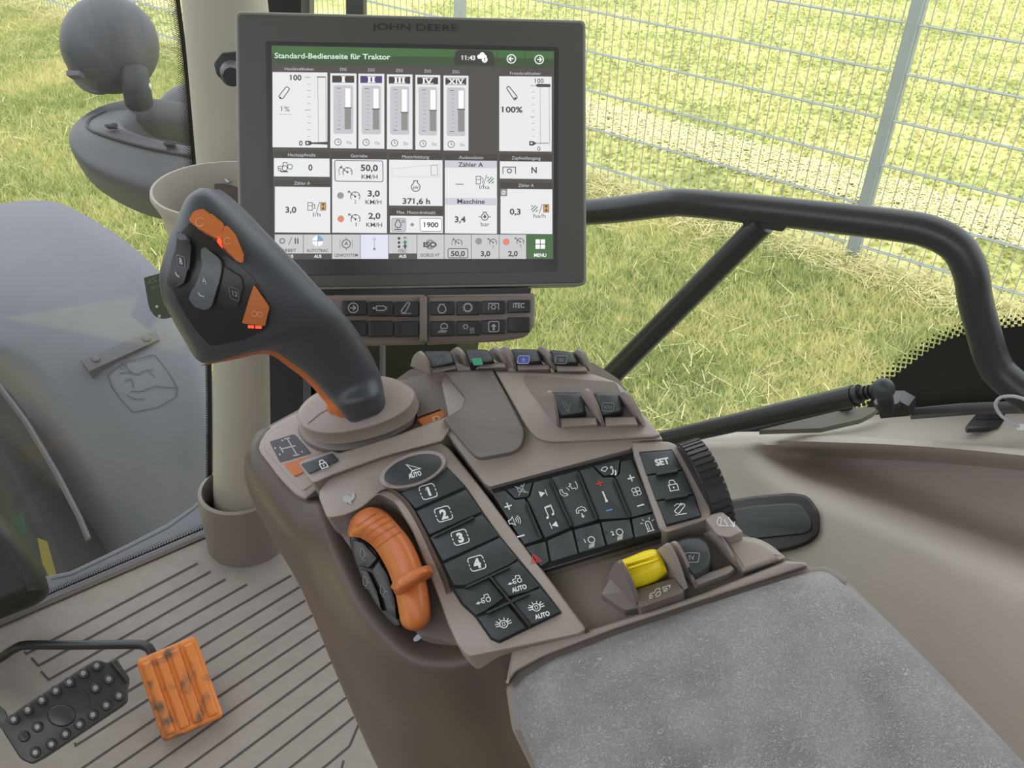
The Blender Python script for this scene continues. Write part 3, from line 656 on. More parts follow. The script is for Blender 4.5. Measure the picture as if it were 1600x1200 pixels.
mb = MB(); BPL = Plane(MG.hit(187, 548, .012), MG.t.find_nearest(MG.hit(187, 548))[1]*(1 if MG.t.find_nearest(MG.hit(187, 548))[1].dot(-ray(187, 548)) > 0 else -1)); prism(mb, [(125, 562), (240, 515), (249, 531), (139, 581)], BPL, .0, -.03, M['lampgrey'], b=1.5, bm=.003); mb.build('bracket_strip', mg)
for c in ((149, 560), (229, 528)):
    mb = MB(); prism(mb, circ(c[0], c[1], 7, n=18, ry=4.6), BPL, .005, -.006, M['lampgrey'], b=1.5, bm=.002); mb.build('bolt_cap', mg)
mb = MB(); ik = Ink(mb, MG, .003)
shield = [(168, 586), (196, 566), (242, 555), (262, 580), (277, 606), (276, 620), (250, 636), (208, 645), (190, 625), (176, 606)]
ik.line(fillet(shield, 4), 1.3, M['seam'], closed=True)
for L in ([(186, 572), (192, 578)], [(190, 568), (198, 576)], [(197, 570), (202, 580), (212, 585)], [(187, 584), (204, 582), (216, 586)], [(195, 596), (206, 593), (209, 606)], [(234, 582), (242, 589)],
          [(204, 612), (222, 612), (242, 604), (262, 606), (278, 607)], [(198, 617), (210, 624), (226, 624)], [(216, 586), (226, 580), (240, 578)]):
    ik.line(L, 1.4, M['seam'])
mb.build('deer_emblem', mg, recalc=False)
wh = thing('tractor_tyre', 'dark front tyre with a yellow rim under the grey mudguard', 'tyre', P(60, 800, 2.3))
rows = [[(-60, 500, 2.6), (10, 530, 2.56), (70, 590, 2.5), (130, 680, 2.42), (180, 780, 2.36), (200, 850, 2.3), (215, 940, 2.25), (230, 1050, 2.2)],
        [(-90, 585, 2.4), (-20, 600, 2.36), (20, 640, 2.3), (70, 715, 2.25), (115, 800, 2.2), (140, 860, 2.15), (160, 940, 2.1), (175, 1050, 2.05)],
        [(-90, 700, 2.16), (-20, 690, 2.12), (5, 715, 2.1), (40, 780, 2.06), (75, 850, 2.02), (95, 905, 2.0), (105, 960, 1.97), (110, 1060, 1.95)],
        [(-90, 790, 2.2), (-40, 780, 2.16), (-10, 800, 2.14), (20, 850, 2.1), (45, 900, 2.07), (58, 940, 2.05), (65, 980, 2.02), (70, 1060, 2.0)]]
mb = MB(); loft(mb, smooth_rows(G3(rows), 4, 5), M['tyre'])
mb.build('tread', wh, ang=80)
mb = MB(); tube(mb, [P(-5, 598, 2.02), P(40, 658, 1.99), P(90, 742, 1.94), P(125, 810, 1.9), P(138, 842, 1.88)], .006, M['lampgrey'], 10); mb.build('mudguard_stay', wh)
mb = MB(); prism(mb, [(58, 840), (74, 846), (90, 905), (82, 912), (66, 880)], Plane(P(75, 880, 1.86), -ray(75, 880)), 0, -.03, M['rim']); mb.build('rim', wh)
mb = MB(); prism(mb, [(14, 812), (36, 800), (42, 832), (30, 850)], Plane(P(28, 825, 1.93), -ray(28, 825)), 0, -.03, M['hullgreen']); mb.build('axle_housing', wh)
# light grey outer ledge seen through the foot of the windscreen
mb = MB(); led = [(74, 900), (110, 896), (200, 868), (262, 838), (300, 806), (334, 764), (360, 764), (360, 850), (330, 826), (200, 878), (60, 936)]
LD = Plane(P(200, 870, 1.63), UP+V((0, -.35, 0))); prism(mb, [(70, 901), (110, 893), (200, 850), (262, 818), (300, 792), (334, 760), (380, 740), (380, 830), (330, 830), (200, 886), (50, 950)], LD, 0, -.02, M['lavender'], b=2, bm=.003); ik = Ink(mb, LD, .001)
ik.line([(80, 905), (112, 898), (200, 856), (262, 825), (304, 795), (334, 766)], 1.2, M['seam']); o = mb.build('trim_4', kind='structure'); tag(o, 'pale grey ledge outside the foot of the windscreen')

la = thing('work_lamp', 'round grey lamp housing on the curved arm outside the windscreen', 'lamp', P(210, 165, 1.62))
c = P(172, 70, 1.62); k = 1.62/FPX; mb = MB(); ellipsoid(mb, c, RI*74*k, FW*60*k, DN*75*k, M['lampgrey'], 36, 22); mb.build('housing', la, ang=80)
mb = MB(); rm = P(160, 70, 1.64); ringp = [rm+RI*(66*k*math.cos(a)+0)+DN*(75*k*math.sin(a))+FW*(-20*k*math.cos(a)) for a in [2*math.pi*i/40 for i in range(41)]]; tube(mb, ringp, .0045, M['lampgrey'], 8); mb.build('bezel_ring', la)
mb = MB(); box(mb, P(118, 117, 1.55), RI*.011, DN*.004, FW*.01, M['lavender']); mb.build('clip', la)
mb = MB(); tube(mb, catmull([P(208, 110, 1.60), P(214, 140, 1.6), P(218, 166, 1.62)], 4), [.024]*8+[.02], M['seam'], 14); mb.build('neck', la)
mb = MB(); box(mb, P(231, 135, 1.6), RI*.004, DN*.005, FW*.004, M['white']); mb.build('screw', la)
la2 = thing('lamp_arm', 'curved grey bracket arm carrying the round lamp outside', 'lamp arm', P(220, 250, 1.6))
outer = [(300, 120, 1.75), (262, 150, 1.72)]
pth = [(330, 168), (290, 166), (245, 160), (205, 160), (165, 172), (140, 186), (138, 200), (165, 212), (220, 228), (280, 240), (345, 252)]
inn = [(330, 178), (300, 174), (268, 171), (238, 172), (208, 180), (192, 190), (190, 196), (200, 204), (235, 216), (285, 228), (345, 238)]
sh = [(330, 172), (290, 163), (245, 157), (200, 158), (158, 166), (122, 188), (112, 210), (140, 236), (205, 256), (275, 268), (345, 275)]
lo = [(330, 230), (290, 228), (245, 225), (200, 220), (150, 215), (122, 222), (120, 250), (150, 292), (205, 326), (262, 345), (345, 360)]
dd = [1.80, 1.79, 1.77, 1.75, 1.71, 1.66, 1.61, 1.57, 1.54, 1.52, 1.50]
inl = [(330, 240), (300, 236), (268, 232), (238, 232), (214, 236), (202, 242), (202, 248), (210, 256), (240, 268), (288, 278), (345, 288)]
mk = lambda L, e=0: [P(x, y, d+e) for (x, y), d in zip(L, dd)]
mb = MB(); loft(mb, smooth_rows([mk(inl, .03), mk(inn, .02), mk(pth), mk(sh, -.01), mk([((a[0]+b[0])/2-6 if i > 3 and i < 8 else (a[0]+b[0])/2, (a[1]+b[1])/2) for i, (a, b) in enumerate(zip(sh, lo))], -.02), mk(lo, .03)], 4, 3), M['lampgrey']); LAS = Surf(mb); mb.build('shell', la2, ang=60, recalc=False)
mb = MB(); tube(mb, [q-ray(200, 220)*.004 for q in catmull(mk(pth)[4:], 5)], .0028, M['seam'], 8); mb.build('seam', la2)
for x, y in ((174, 198), (265, 226)):
    mb = MB(); box(mb, P(x, y, 1.575 if x < 200 else 1.525), RI*.008, DN*.002, FW*.008, M['seam']); box(mb, P(x+5, y-3, 1.575 if x < 200 else 1.525), RI*.004, DN*.002, FW*.004, M['seam']); mb.build('clip', la2)
mb = MB(); ellipsoid(mb, P(306, 196, 1.9), RI*66*1.9/FPX, FW*.06, DN*66*1.9/FPX, M['lampgrey']); tag(mb.build('rear_lamp'), 'second grey domed housing half hidden by the beige pillar', 'lamp')
# ------------------------------------------------------------------ the display
DSP = pl3(P(424, 72, .655), P(866, 80, .672), P(428, 406, .664))
mon = thing('display_monitor', 'large dark grey touchscreen display with lit German menu page', 'display', DSP.hit(645, 240, -.03))
mb = MB(); prism(mb, [(368, 18), (915, 32), (916, 446), (374, 455)], DSP, 0, -.034, M['bezeledge'], b=1.5, bm=.0015, rad=9)
prism(mb, [(371.5, 21.5), (911.5, 35), (912.5, 442), (377.5, 451)], DSP, .0008, -.001, M['bezel'], b=1.5, bm=.0006, rad=8); mb.build('housing', mon)
mb = MB(); prism(mb, [(414, 64), (874, 73), (872, 424), (420, 432)], DSP, .0010, .0, M['recess'], b=.8, bm=.0003, rad=5)
ik = Ink(mb, DSP, .0014); mb.build('screen_surround', mon)
M['brandink'] = mat('embossed_lettering', (60, 61, 60), .3)
mb = MB(); ik = Ink(mb, DSP, .0012); ik.text('JOHN DEERE', 648, 42, 11, M['brandink'], w=134, u=(1, .022)); mb.build('raised_lettering', mon)
def em(name, c, k=1.0): M[name] = mat(name, c, .4, emit=k); return M[name]
for nm, c in dict(s_dark=(82, 78, 75), s_head=(72, 66, 62), s_white=(232, 233, 234), s_pale=(214, 214, 220), s_band=(204, 205, 216), s_grey=(196, 197, 202), s_mid=(150, 148, 146), s_ink=(72, 70, 74), s_soft=(140, 140, 146),
                  s_green=(72, 110, 66), s_greend=(66, 84, 60), s_pill=(62, 62, 58), s_lav=(224, 226, 242), s_white2=(250, 252, 252), s_mint=(206, 236, 214), s_bar=(146, 142, 138), s_navy=(74, 72, 112), s_led=(238, 130, 100),
                  s_orange=(214, 160, 86), s_blue=(110, 168, 214), s_gline=(66, 130, 84), s_tile=(200, 202, 204)).items(): em(nm, c)
mb = MB(); S = Ink(mb, DSP, .0016)
W_, K_, D_, H_ = M['s_white'], M['s_ink'], M['s_dark'], M['s_head']
S.poly([(424, 71), (866, 80), (864.5, 405), (428.5, 405.5)], D_)
S.poly([(424.5, 71.5), (865, 80.2), (865, 92), (424.5, 84)], M['s_green'], .0002); S.poly([(424.5, 84), (865, 92), (864.5, 106), (425, 100)], M['s_greend'], .0002)
for x in (777, 820): S.line([(x, 78), (x, 104)], .8, M['s_pill'], .0004)
S.poly([(712, 77.5), (770, 79), (774, 103), (708, 101.5)], M['s_pill'], .0004, rad=8)
def T(t, x, y, h, m=None, w=None, b=.0, sl=.01): S.text(t, x, y, h, m or K_, w, (1, sl), (0, -1), b, .0008)
T('Standard-Bedienseite für Traktor', 519.5, 87.5, 8.6, M['s_mint'], 181, .02, .012); T('11:43', 731.5, 90, 7.2, M['s_white2'], 22, .02)
w2 = M['s_white2']
for c, r in (((749, 88.5), 3.4), ((753.5, 86), 4.3), ((757.5, 88.5), 3)): S.poly(circ(*c, r), w2, .0008)
S.rect(747, 88, 759, 91.8, w2, .0008); S.poly(circ(757.3, 93.2, 4.6), w2, .001); S.rect(756.7, 90, 758, 94, M['s_pill'], .0012); S.rect(756.7, 95, 758, 96.2, M['s_pill'], .0012)
for x, y, s in ((799, 92, -1), (842.5, 93, 1)):
    S.line(circ(x, y, 6.6), 1.5, w2, .0008, True); S.rect(x-3.4, y-.8, x+3.4, y+.8, w2, .0008); S.line([(x+s*.2, y-3.6), (x+s*3.6, y), (x+s*.2, y+3.6)], 1.7, w2, .0008)
for t, x, y, w in (('Heckkrafthéber'.replace('é', 'e'), 468, 107.5, 46), ('ZSG', 536, 108, 11), ('ZSG', 580, 109, 11), ('ZSG', 624, 110, 11), ('ZSG', 668, 111, 11), ('ZSG', 712, 112, 11), ('Frontkraftheber', 821, 114.5, 48)): T(t, x, y, 4.8, M['s_tile'], w)
def R(x0, y0, x1, y1, m=W_, dh=.0002, sl=.01, rad=0): S.rect(x0, y0, x1, y1, m, dh, sl, rad)
R(425.8, 112.5, 511.5, 230); R(780, 119, 862, 236)
def lozenge(cx, cy, dx, dy):
    S.line(fillet([(cx-dx-3, cy+dy-2), (cx+dx-2.5, cy-dy-2), (cx+dx+3, cy-dy+1.5), (cx-dx+3, cy+dy+2.5)], 2.5), 1.3, K_, .0006, True); S.poly(circ(cx-dx, cy+dy, 1.6), K_, .0006)
lozenge(444, 145, 6, 8); S.line([(436, 178.5), (456, 179)], .5, M['s_soft'], .0006)
T('1%', 445, 170, 8.2, M['s_ink'], 15); T('100', 461.5, 121, 8.6, None, 19, .03); T('0', 470, 223.5, 8, None, 5.5, .02)
for i in range(11): S.rect(480-(4 if i in (0, 5, 10) else 0), 120.5+i*10.2, 485, 121.3+i*10.2, K_ if i in (0, 5, 10) else M['s_soft'], .0006)
S.line([(496.5, 121), (497.5, 222)], .7, M['s_soft'], .0006); S.line([(509, 121), (510, 222)], .7, M['s_soft'], .0006); S.rect(495, 119.5, 509, 121, K_, .0006, .01)
S.poly([(477, 220), (484, 220), (488, 222.5), (512, 221.5), (512, 226), (488, 225), (484, 227), (477, 227)], K_, .0006); S.rect(479, 222, 482, 225, W_, .0008)
for i, (x, y, w, t, f) in enumerate([(516, 114.5, 41, 'I', .48), (560, 115, 40.5, 'II', .5), (604.5, 116, 40, 'III', .57), (649, 117, 39, 'IV', .5), (693, 118, 39, 'XIV', .46)]):
    R(x, y, x+w, y+117); R(x+3, y+3.5, x+w-3.5, y+14.5, M['s_navy'] if i == 1 else H_, .0004); T(t, x+w/2, y+9.2, 9.2, w2, [4, 10, 15, 15, 24][i], .02)
    for xx in (x+w/2-[3.4, 6.4, 9, 9, 13.5][i], ): S.rect(xx, y+4.6, x+w-(xx-x), y+5.5, w2, .0009); S.rect(xx, y+12.8, x+w-(xx-x), y+13.7, w2, .0009)
    R(x+5, y+18.5, x+w-5, y+94.5, M['s_grey'], .0004, .01, 4)
    b0, b1 = x+22.5, x+32.5; y0, y1 = y+23.5, y+87.5; ym = y0+(y1-y0)*f
    R(b0+1, y0, b1-1, ym, M['s_white2'], .0006); R(b0, ym, b1, y1, M['s_bar'], .0006); S.rect(b0-1, ym-1, b1+1, ym+.4, K_, .0008)
    for k in range(11): S.rect(x+13-(3 if k in (0, 10) else 0), y+23+k*6.4, x+16.5, y+23.8+k*6.4, K_ if k in (0, 10) else M['s_soft'], .0006)
    S.line(circ(x+12, y+107.5, 5), 1, K_, .0006, True); S.line([(x+12, y+104), (x+12, y+108), (x+14.5, y+108)], .9, K_, .0006); T('0s', x+29.5, y+108, 5.6, M['s_soft'], 7.5)
T('100', 842, 126, 7.2, None, 15, .01); T('100%', 799.5, 171, 9.2, None, 34, .03); T('0', 842, 232, 7, None, 5)
S.line(fillet([(791, 137), (795, 134.5), (809, 152), (804, 157)], 2.5), 1.4, K_, .0006, True); S.poly(circ(805, 153.5, 1.7), K_, .0006)
for i in range(10): S.rect(831-(2 if i in (0, 5, 9) else 0), 133.5+i*9.8, 835, 134.3+i*9.8, K_ if i in (0, 5, 9) else M['s_soft'], .0006)
S.line([(844, 134), (844.5, 226)], .6, M['s_soft'], .0006); S.line([(858, 136), (858.5, 226)], .6, M['s_soft'], .0006)
S.poly([(836, 133.5), (840, 131), (860, 131.5), (860, 136), (840, 136)], K_, .0006); S.poly([(827, 220.5), (833, 220.5), (838, 223.5), (857, 223.2), (857, 224.2), (838, 224.4), (833, 227.5), (827, 227.5)], K_, .0006); S.rect(829, 222.5, 832, 225, W_, .0008)
# headings of the middle row
for x0, x1, y, t, w in ((428, 515, 236, 'Heckzapfwelle', 43), (518, 604, 237.5, 'Getriebe', 26), (608, 691, 239, 'Motorleistung', 42), (695, 777, 240, 'Auslesedaten', 38), (781, 863, 241, 'Zapfwellengang', 45)):
    R(x0, y, x1, y+10.5, H_, .0002, .008); T(t, (x0+x1)/2, y+5.8, 5.2, M['s_tile'], w)
R(428, 247, 515, 275.5); R(429, 281, 516, 291, H_, .0002, .008); T('Zähler A', 472, 286, 5.2, M['s_tile'], 25); R(429.5, 291.5, 516, 363); R(519, 248.5, 604.5, 363.5)
R(608, 249.5, 691.5, 321); R(609, 326, 692, 337, H_, .0002, .006); T('Max. Motordrehzahl', 650, 331.8, 5.4, M['s_tile'], 60); R(609.5, 337, 692, 363.5)
R(695, 250.5, 776.5, 364.5); R(695, 250.5, 776.5, 262, M['s_band'], .0004); R(695.5, 309, 777, 320, M['s_band'], .0004); R(781, 252, 862, 279); R(781.5, 285, 862.5, 295, H_, .0002, .006); T('Zähler A', 822, 289.5, 5.2, M['s_tile'], 24); R(782, 295, 863, 365)
def tractor(ic): ic.C(-.1, -.2, .42).C(-.95, -.4, .22).L((-1.2, -.3), (-1.2, .1), (-.4, .15)).L((-.4, .15), (-.35, .75), (.25, .75), (.3, .2)); return ic
def gauge(x, y, k, m=None, num=None, d=.0006):
    ic = S.ico((x, y), (k, 0), (0, -k), m or K_, max(.9, k*.13), d); ic.C(0, 0, .85, -35, 215, 18).L((-1.25, .95), (-.05, .05)).L((-1.3, .6), (-1.25, .98), (-.9, .95)).D(0, 0, .2)
    for a in (20, 90, 160): c, s = math.cos(math.radians(a)), math.sin(math.radians(a)); ic.L((c*.55, s*.55), (c*.85, s*.85))
    if num: T(num, x, y+k*.95, k*.7, m, k*.35)
def pump(x, y): S.line([(x-5, y+6), (x-5, y-6), (x+2, y-6), (x+2, y+6)], 1, K_, .0006, True); S.line([(x-5, y-1), (x+2, y-1)], .8, K_, .0006); S.line([(x+2, y-4), (x+5.5, y-3), (x+6, y+3), (x+4, y+4)], 1, K_, .0006)
def hourglass(x, y): S.rect(x-4, y-6, x+4, y+6, M['s_orange'], .0005); S.poly([(x-2.6, y-4.5), (x+2.6, y-4.5), (x, y)], H_, .0008); S.poly([(x, y), (x+2.6, y+4.5), (x-2.6, y+4.5)], H_, .0008); S.line([(x-4, y-6), (x+4, y-6), (x+4, y+6), (x-4, y+6)], .8, K_, .0008, True)
def hatch(x, y):
    for k in (-8, -3, 2, 7): a = max(-5, k-5); S.line([(x+max(-5, k-5), y+min(5, 5+(k if k < 0 else 0)) if k < 0 else y+5), (x+min(5, k+5), y-5 if k < 0 else y-5+max(0, k))], 1.5, M['s_gline'], .0006)
def slash(x, y, h=8): S.line([(x-2.5, y+h), (x+2.5, y-h)], .9, K_, .0006)
def engine(x, y, k): S.line([(x-k*.35, y-k), (x+k*.35, y-k), (x+k*.35, y-k*.6)] + circ(x, y+k*.15, k*.8, -50, 230, 20) + [(x-k*.35, y-k*.6)], 1.3, K_, .0006, True)
def led(x, y, m): S.poly(circ(x, y, 4.6), m, .0005); S.line(circ(x, y, 4.8), .7, M['s_soft'], .0006, True)
tractor(S.ico((446, 261), (9.5, 0), (0, -9.5), K_, 1.1, .0006)).C(.75, .05, .4); S.line([(438, 268), (450, 268.3)], 2, K_, .0006); T('0', 485, 261.5, 9.6, None, 6.5, .03)
T('3,0', 454.5, 327.5, 9.4, None, 17, .03); pump(486, 322.5); slash(497, 323); hourglass(505, 322.5); T('l/h', 495, 335, 6.6, None, 11.5)
S.line(fillet([(523, 250.5), (598, 251.5), (598.5, 284), (523.5, 283)], 3), 1.2, K_, .0006, True)
gauge(543, 269, 8.5); S.line(circ(541, 268, 11.5, 150, 235, 8), .8, K_, .0006)
T('50,0', 577, 262, 10, None, 27, .03); T('KM/H', 577.5, 276, 7, None, 25, .01)
led(532, 305.5, M['s_mid']); gauge(555, 307, 8.5, num='2'); T('3,0', 584, 302, 9.4, None, 19, .03); T('KM/H', 583.5, 315.5, 7, None, 25, .01)
led(532.5, 342, M['s_led']); gauge(555.5, 342.5, 8.5, num='1'); T('2,0', 585, 337, 9.4, None, 19, .03); T('KM/H', 584.5, 351, 7, None, 25, .01)
S.line([(612, 264), (686, 257), (687, 277), (613, 276)], .7, M['s_grey'], .0006, True); S.line([(673, 258.5), (683, 258), (684, 274), (674, 274)], .8, M['s_soft'], .0006, True)
engine(649.5, 291, 8.5); T('kW', 649.5, 293, 5, None, 9, .02); T('371,6 h', 650.5, 314, 9, None, 43, .03)
R(612, 341, 634, 362, M['s_grey'], .0004, .005, 3); S.line(fillet([(612, 341), (634, 341.2), (634, 362), (612, 361.8)], 3), .8, M['s_soft'], .0006, True); engine(622, 350, 6); S.line([(616, 358.5), (627, 358.6)], 1.2, K_, .0006); S.line(circ(630, 346, 1.8), .8, K_, .0006, True)
S.poly(circ(644, 351, 2.8), M['s_mid'], .0006); R(656, 341, 690, 361.5, M['s_white2'], .0004, .005, 4); S.line(fillet([(656, 341), (690, 341.3), (690.5, 361.7), (656.5, 361.3)], 4), 1, M['s_soft'], .0006, True); T('1900', 673, 351, 8, None, 24, .03)
T('Zähler A', 735.5, 257, 7.4, None, 39, .02); T('---', 718, 286.5, 7, None, 12, .02); pump(749, 281.5); slash(758, 281); hatch(766.5, 281.5); T('l/ha', 757, 292, 6.6, None, 16); T('Maschine', 736, 314.5, 7.4, None, 43, .02)
T('3,4', 719, 342.5, 9.4, None, 17, .03); engine(757.5, 338, 6.5); S.line([(748, 339), (751.5, 339)], 1.2, K_, .0006); S.line([(763.5, 339), (767, 339)], 1.2, K_, .0006); S.poly([(757.5, 334), (760, 339.5), (757.5, 341.5), (755, 339.5)], K_, .0006); T('bar', 758, 350, 6.8, None, 14)
S.line([(786, 272), (786, 261), (805.5, 261.2), (805.5, 272)], 1.2, K_, .0006); S.line(circ(796, 267, 3), 1.2, K_, .0006, True)
for a in range(0, 360, 45): S.line([(796+3.2*math.cos(math.radians(a)), 267+3.2*math.sin(math.radians(a))), (796+4.6*math.cos(math.radians(a)), 267+4.6*math.sin(math.radians(a)))], 1, K_, .0006)
T('N', 834.5, 265.5, 9.6, None, 8.5, .03); R(782, 295, 792.5, 306.5, M['s_soft'], .0005); S.line(circ(787, 301, 2.8), .9, w2, .0008, True); S.line([(785.5, 304), (788.5, 298)], .8, w2, .0008)
T('0,3', 805, 330.5, 9.4, None, 17, .03); hatch(835, 326); slash(845, 326); hourglass(853.5, 325.5); T('ha/h', 843, 337, 6.8, None, 19)
# bottom row of tiles
tx = [429, 474, 518.5, 563, 607, 651.5, 694, 736.5, 780, 822.5, 864]
for i in range(10):
    m = M['s_green'] if i == 9 else M['s_lav'] if i == 3 else M['s_tile']; yb = 396 if i in (0, 1, 4) else 404.5
    R(tx[i]+.4, 366.5, tx[i+1]-.4, yb, m, .0002, .001)
for t, x, y, h, w in (('ARBEIT', 451.5, 391, 5.2, 23), ('AUTOTRAC', 496, 391.3, 5.2, 34), ('LENKSYSTEM', 541, 398.5, 4.8, 36), ('iTEC', 629, 392, 5.4, 13.5), ('ISOBUS VT', 672, 398.5, 5, 30)): T(t, x, y, h, None, w, .01, 0)
for x in (452.5, 496.5, 629): T('AUS', x, 400.2, 5, w2, 11.5, .02, 0)
S.line(circ(441, 376.5, 3.6), 2.4, M['s_soft'], .0006, True); slash(453.5, 376.5, 6); S.rect(460.5, 372, 462.3, 381, K_, .0006); S.rect(464.5, 372, 466.3, 381, K_, .0006)
S.poly(circ(496.5, 376.5, 8.4, n=28), w2, .0005); S.poly([(496.5, 376.5)] + circ(496.5, 376.5, 8.4, -90, 0, 10), M['s_blue'], .0007); S.line([(496.5, 368), (496.5, 385)], .8, M['s_soft'], .0008); S.line([(488, 376.5), (505, 376.5)], .8, M['s_soft'], .0008)
S.line(circ(541, 381, 6.4), 1.3, K_, .0006, True); S.line([(538.8, 383), (541, 378.5), (543.2, 383)], 1.4, K_, .0006); S.line([(541, 371), (541, 374)], 1, K_, .0006); S.line([(541, 388), (541, 391)], 1, K_, .0006)
for x in (531.5, 550.5): S.line([(x, 374), (x, 388)], .8, M['s_soft'], .0006)
S.line(circ(585, 373.5, 1.8), .8, M['s_soft'], .0006, True); S.line([(585, 376), (585, 387)], .8, M['s_soft'], .0006); S.poly(circ(585, 389, 2), M['s_soft'], .0006)
for y in (372.5, 379, 385.5): S.poly(circ(623.5, y, 2.2), K_, .0006)
S.poly([(633, 368.5), (636.5, 373), (629.5, 373)], M['s_soft'], .0006)
for y, m in ((375, M['s_gline']), (381.5, K_)): S.poly([(633, y), (637, y+4), (634.5, y+4), (634.5, y+7), (631.5, y+7), (631.5, y+4), (629, y+4)], m, .0006)
S.poly(circ(672, 382, 8), M['s_mid'], .0004); S.rect(660.5, 378.2, 683.5, 386, M['s_tile'], .0006); T('ISO', 672, 382, 7.6, None, 21, .05, 0)
gauge(716.5, 380, 6.5); S.line(circ(715, 379, 9, 150, 235, 8), .7, K_, .0006); S.line(fillet([(700, 388.5), (731, 388.5), (731, 403), (700, 403)], 3), 1.1, K_, .0006, True); T('50,0', 715.5, 396, 8.4, None, 22, .03, 0)
led(748, 377, M['s_mid']); gauge(770.5, 379, 6.5, num='2'); T('3,0', 758.5, 396, 8.4, None, 15, .03, 0); led(791, 378, M['s_led']); gauge(813, 378, 6.5, num='1'); T('2,0', 801.5, 396, 8.4, None, 15, .03, 0)
for x in (836.8, 844.8):
    for y in (374, 382): S.rect(x, y, x+6.8, y+6.8, w2, .0006)
T('MENU', 844, 398.5, 5.6, w2, 19, .02, 0)
mb.build('screen', mon, recalc=False)
# arm that carries the display, reaching back to the pillar
mb = MB(); tube(mb, [DSP.hit(560, 330, -.03), P(520, 330, .85), P(420, 330, 1.12)], .022, M['black'], 16); mb.build('mounting_arm', mon)

# ------------------------------------------------------------------ button bar under the display
KB = Plane(DSP.hit(700, 500, .004), DSP.n)
kbar = thing('button_bar', 'taupe shortcut button bar under the display', 'button bar', KB.hit(660, 500, -.02))
mb = MB(); prism(mb, [(450, 462), (666, 460), (666, 538), (560, 541), (470, 534)], KB, .0, -.022, M['taupe_dark'], b=4, bm=.004, rad=6)
prism(mb, [(667, 461), (836, 458), (835, 510), (822, 527), (780, 534), (667, 539)], KB, .002, -.022, M['taupe_dark'], b=4, bm=.004, rad=[2, 6, 10, 12, 4, 2])
prism(mb, [(655, 463), (668, 463), (668, 534), (655, 534)], KB, .0045, .0, M['taupe_dark'], b=3, bm=.003); prism(mb, [(460, 452), (830, 450), (828, 464), (462, 465)], KB, -.006, -.03, M['black']); mb.build('housing', kbar)
keys = {}
def key(name, quad, pl, h, root, m, hb=-.002, b=2, bm=.0012, rad=2.5, draw=None, label=None):
    t = MB(); prism(t, quad, pl, h, hb, m, b=b, bm=bm, rad=rad)
    if draw: draw(Ink(t, pl, h+.0003))
    o = t.build(name, root)
    if label: o['label'] = label
    return o
def q4(x0, y0, x1, y1, s=0): return [(x0, y0), (x1, y0+s), (x1, y1+s), (x0, y1)]
WH, GP = M['white'], M['greyprint']
def barm(i, x, y): i.line(fillet([(x-8, y+6), (x+3, y-9), (x+7, y-7), (x-2, y+9)], 3), 1.4, GP, 0, True); i.line([(x-7, y+9), (x+9, y+9)], .9, GP)
def bsun(i, x, y):
    i.line(circ(x, y, 3), 1.1, GP, 0, True)
    for a in range(0, 360, 60): c, s = math.cos(math.radians(a)), math.sin(math.radians(a)); i.line([(x+3*c, y+3*s), (x+5*c, y+5*s)], 1.2, GP)
def dr_arrow(i): i.line(circ(552, 481, 7.6), 1.5, GP, 0, True); i.rect(547, 480.2, 555, 482, GP); i.line([(551.5, 477), (555.8, 481), (551.5, 485)], 1.8, GP)
def dr_cyl(i): i.line(fillet([(588, 478), (600, 478), (604.5, 481.5), (600, 485), (588, 485)], 1.5), 1.5, GP, 0, True); i.line([(584, 481.5), (588, 481.5)], 1.4, GP); i.poly(circ(584, 481.5, 1.9), GP)
def dr_eng(i): i.line([(687, 475.5), (694, 475.5), (694, 478)] + circ(690.5, 483, 6.2, -55, 235, 20) + [(687, 478)], 1.5, GP, 0, True)
def dr_gear(i):
    i.line(circ(731, 480.5, 5.8), 1.5, GP, 0, True)
    for a in range(0, 360, 30): c, s = math.cos(math.radians(a)), math.sin(math.radians(a)); i.line([(731+6*c, 480.5+6*s), (731+8*c, 480.5+8*s)], 1.6, GP)
def dr_pto(i): i.line([(763.5, 484), (763.5, 474), (779, 474), (779, 484)], 1.3, GP); bsun(i, 771, 479.5)
def dr_lamp(i):
    i.line(circ(694, 510.5, 5.2, 150, 390, 14), 1.4, GP, 0, True)
    for k in range(5): i.line([(690+k*2.2, 515+k*.3), (683.5+k*2.9, 520)], 1.1, GP)
def dr_clim(i):
    bsun(i, 727.5, 510.5)
    for k in range(3): i.line([(735+k*2.6, 512), (734.4+k*2.6, 515), (735.4+k*2.6, 518)], 1, GP)
    i.line([(734, 520), (741.5, 519.6)], 1, GP)
def dr_up(i):
    i.line(fillet([(763.5, 502.5), (779.5, 502), (779.5, 518), (763.5, 518.5)], 3.5), 1.4, GP, 0, True); i.poly([(771.5, 505.5), (776, 510.5), (773, 510.5), (773, 516), (770, 516), (770, 510.5), (767, 510.5)], GP)
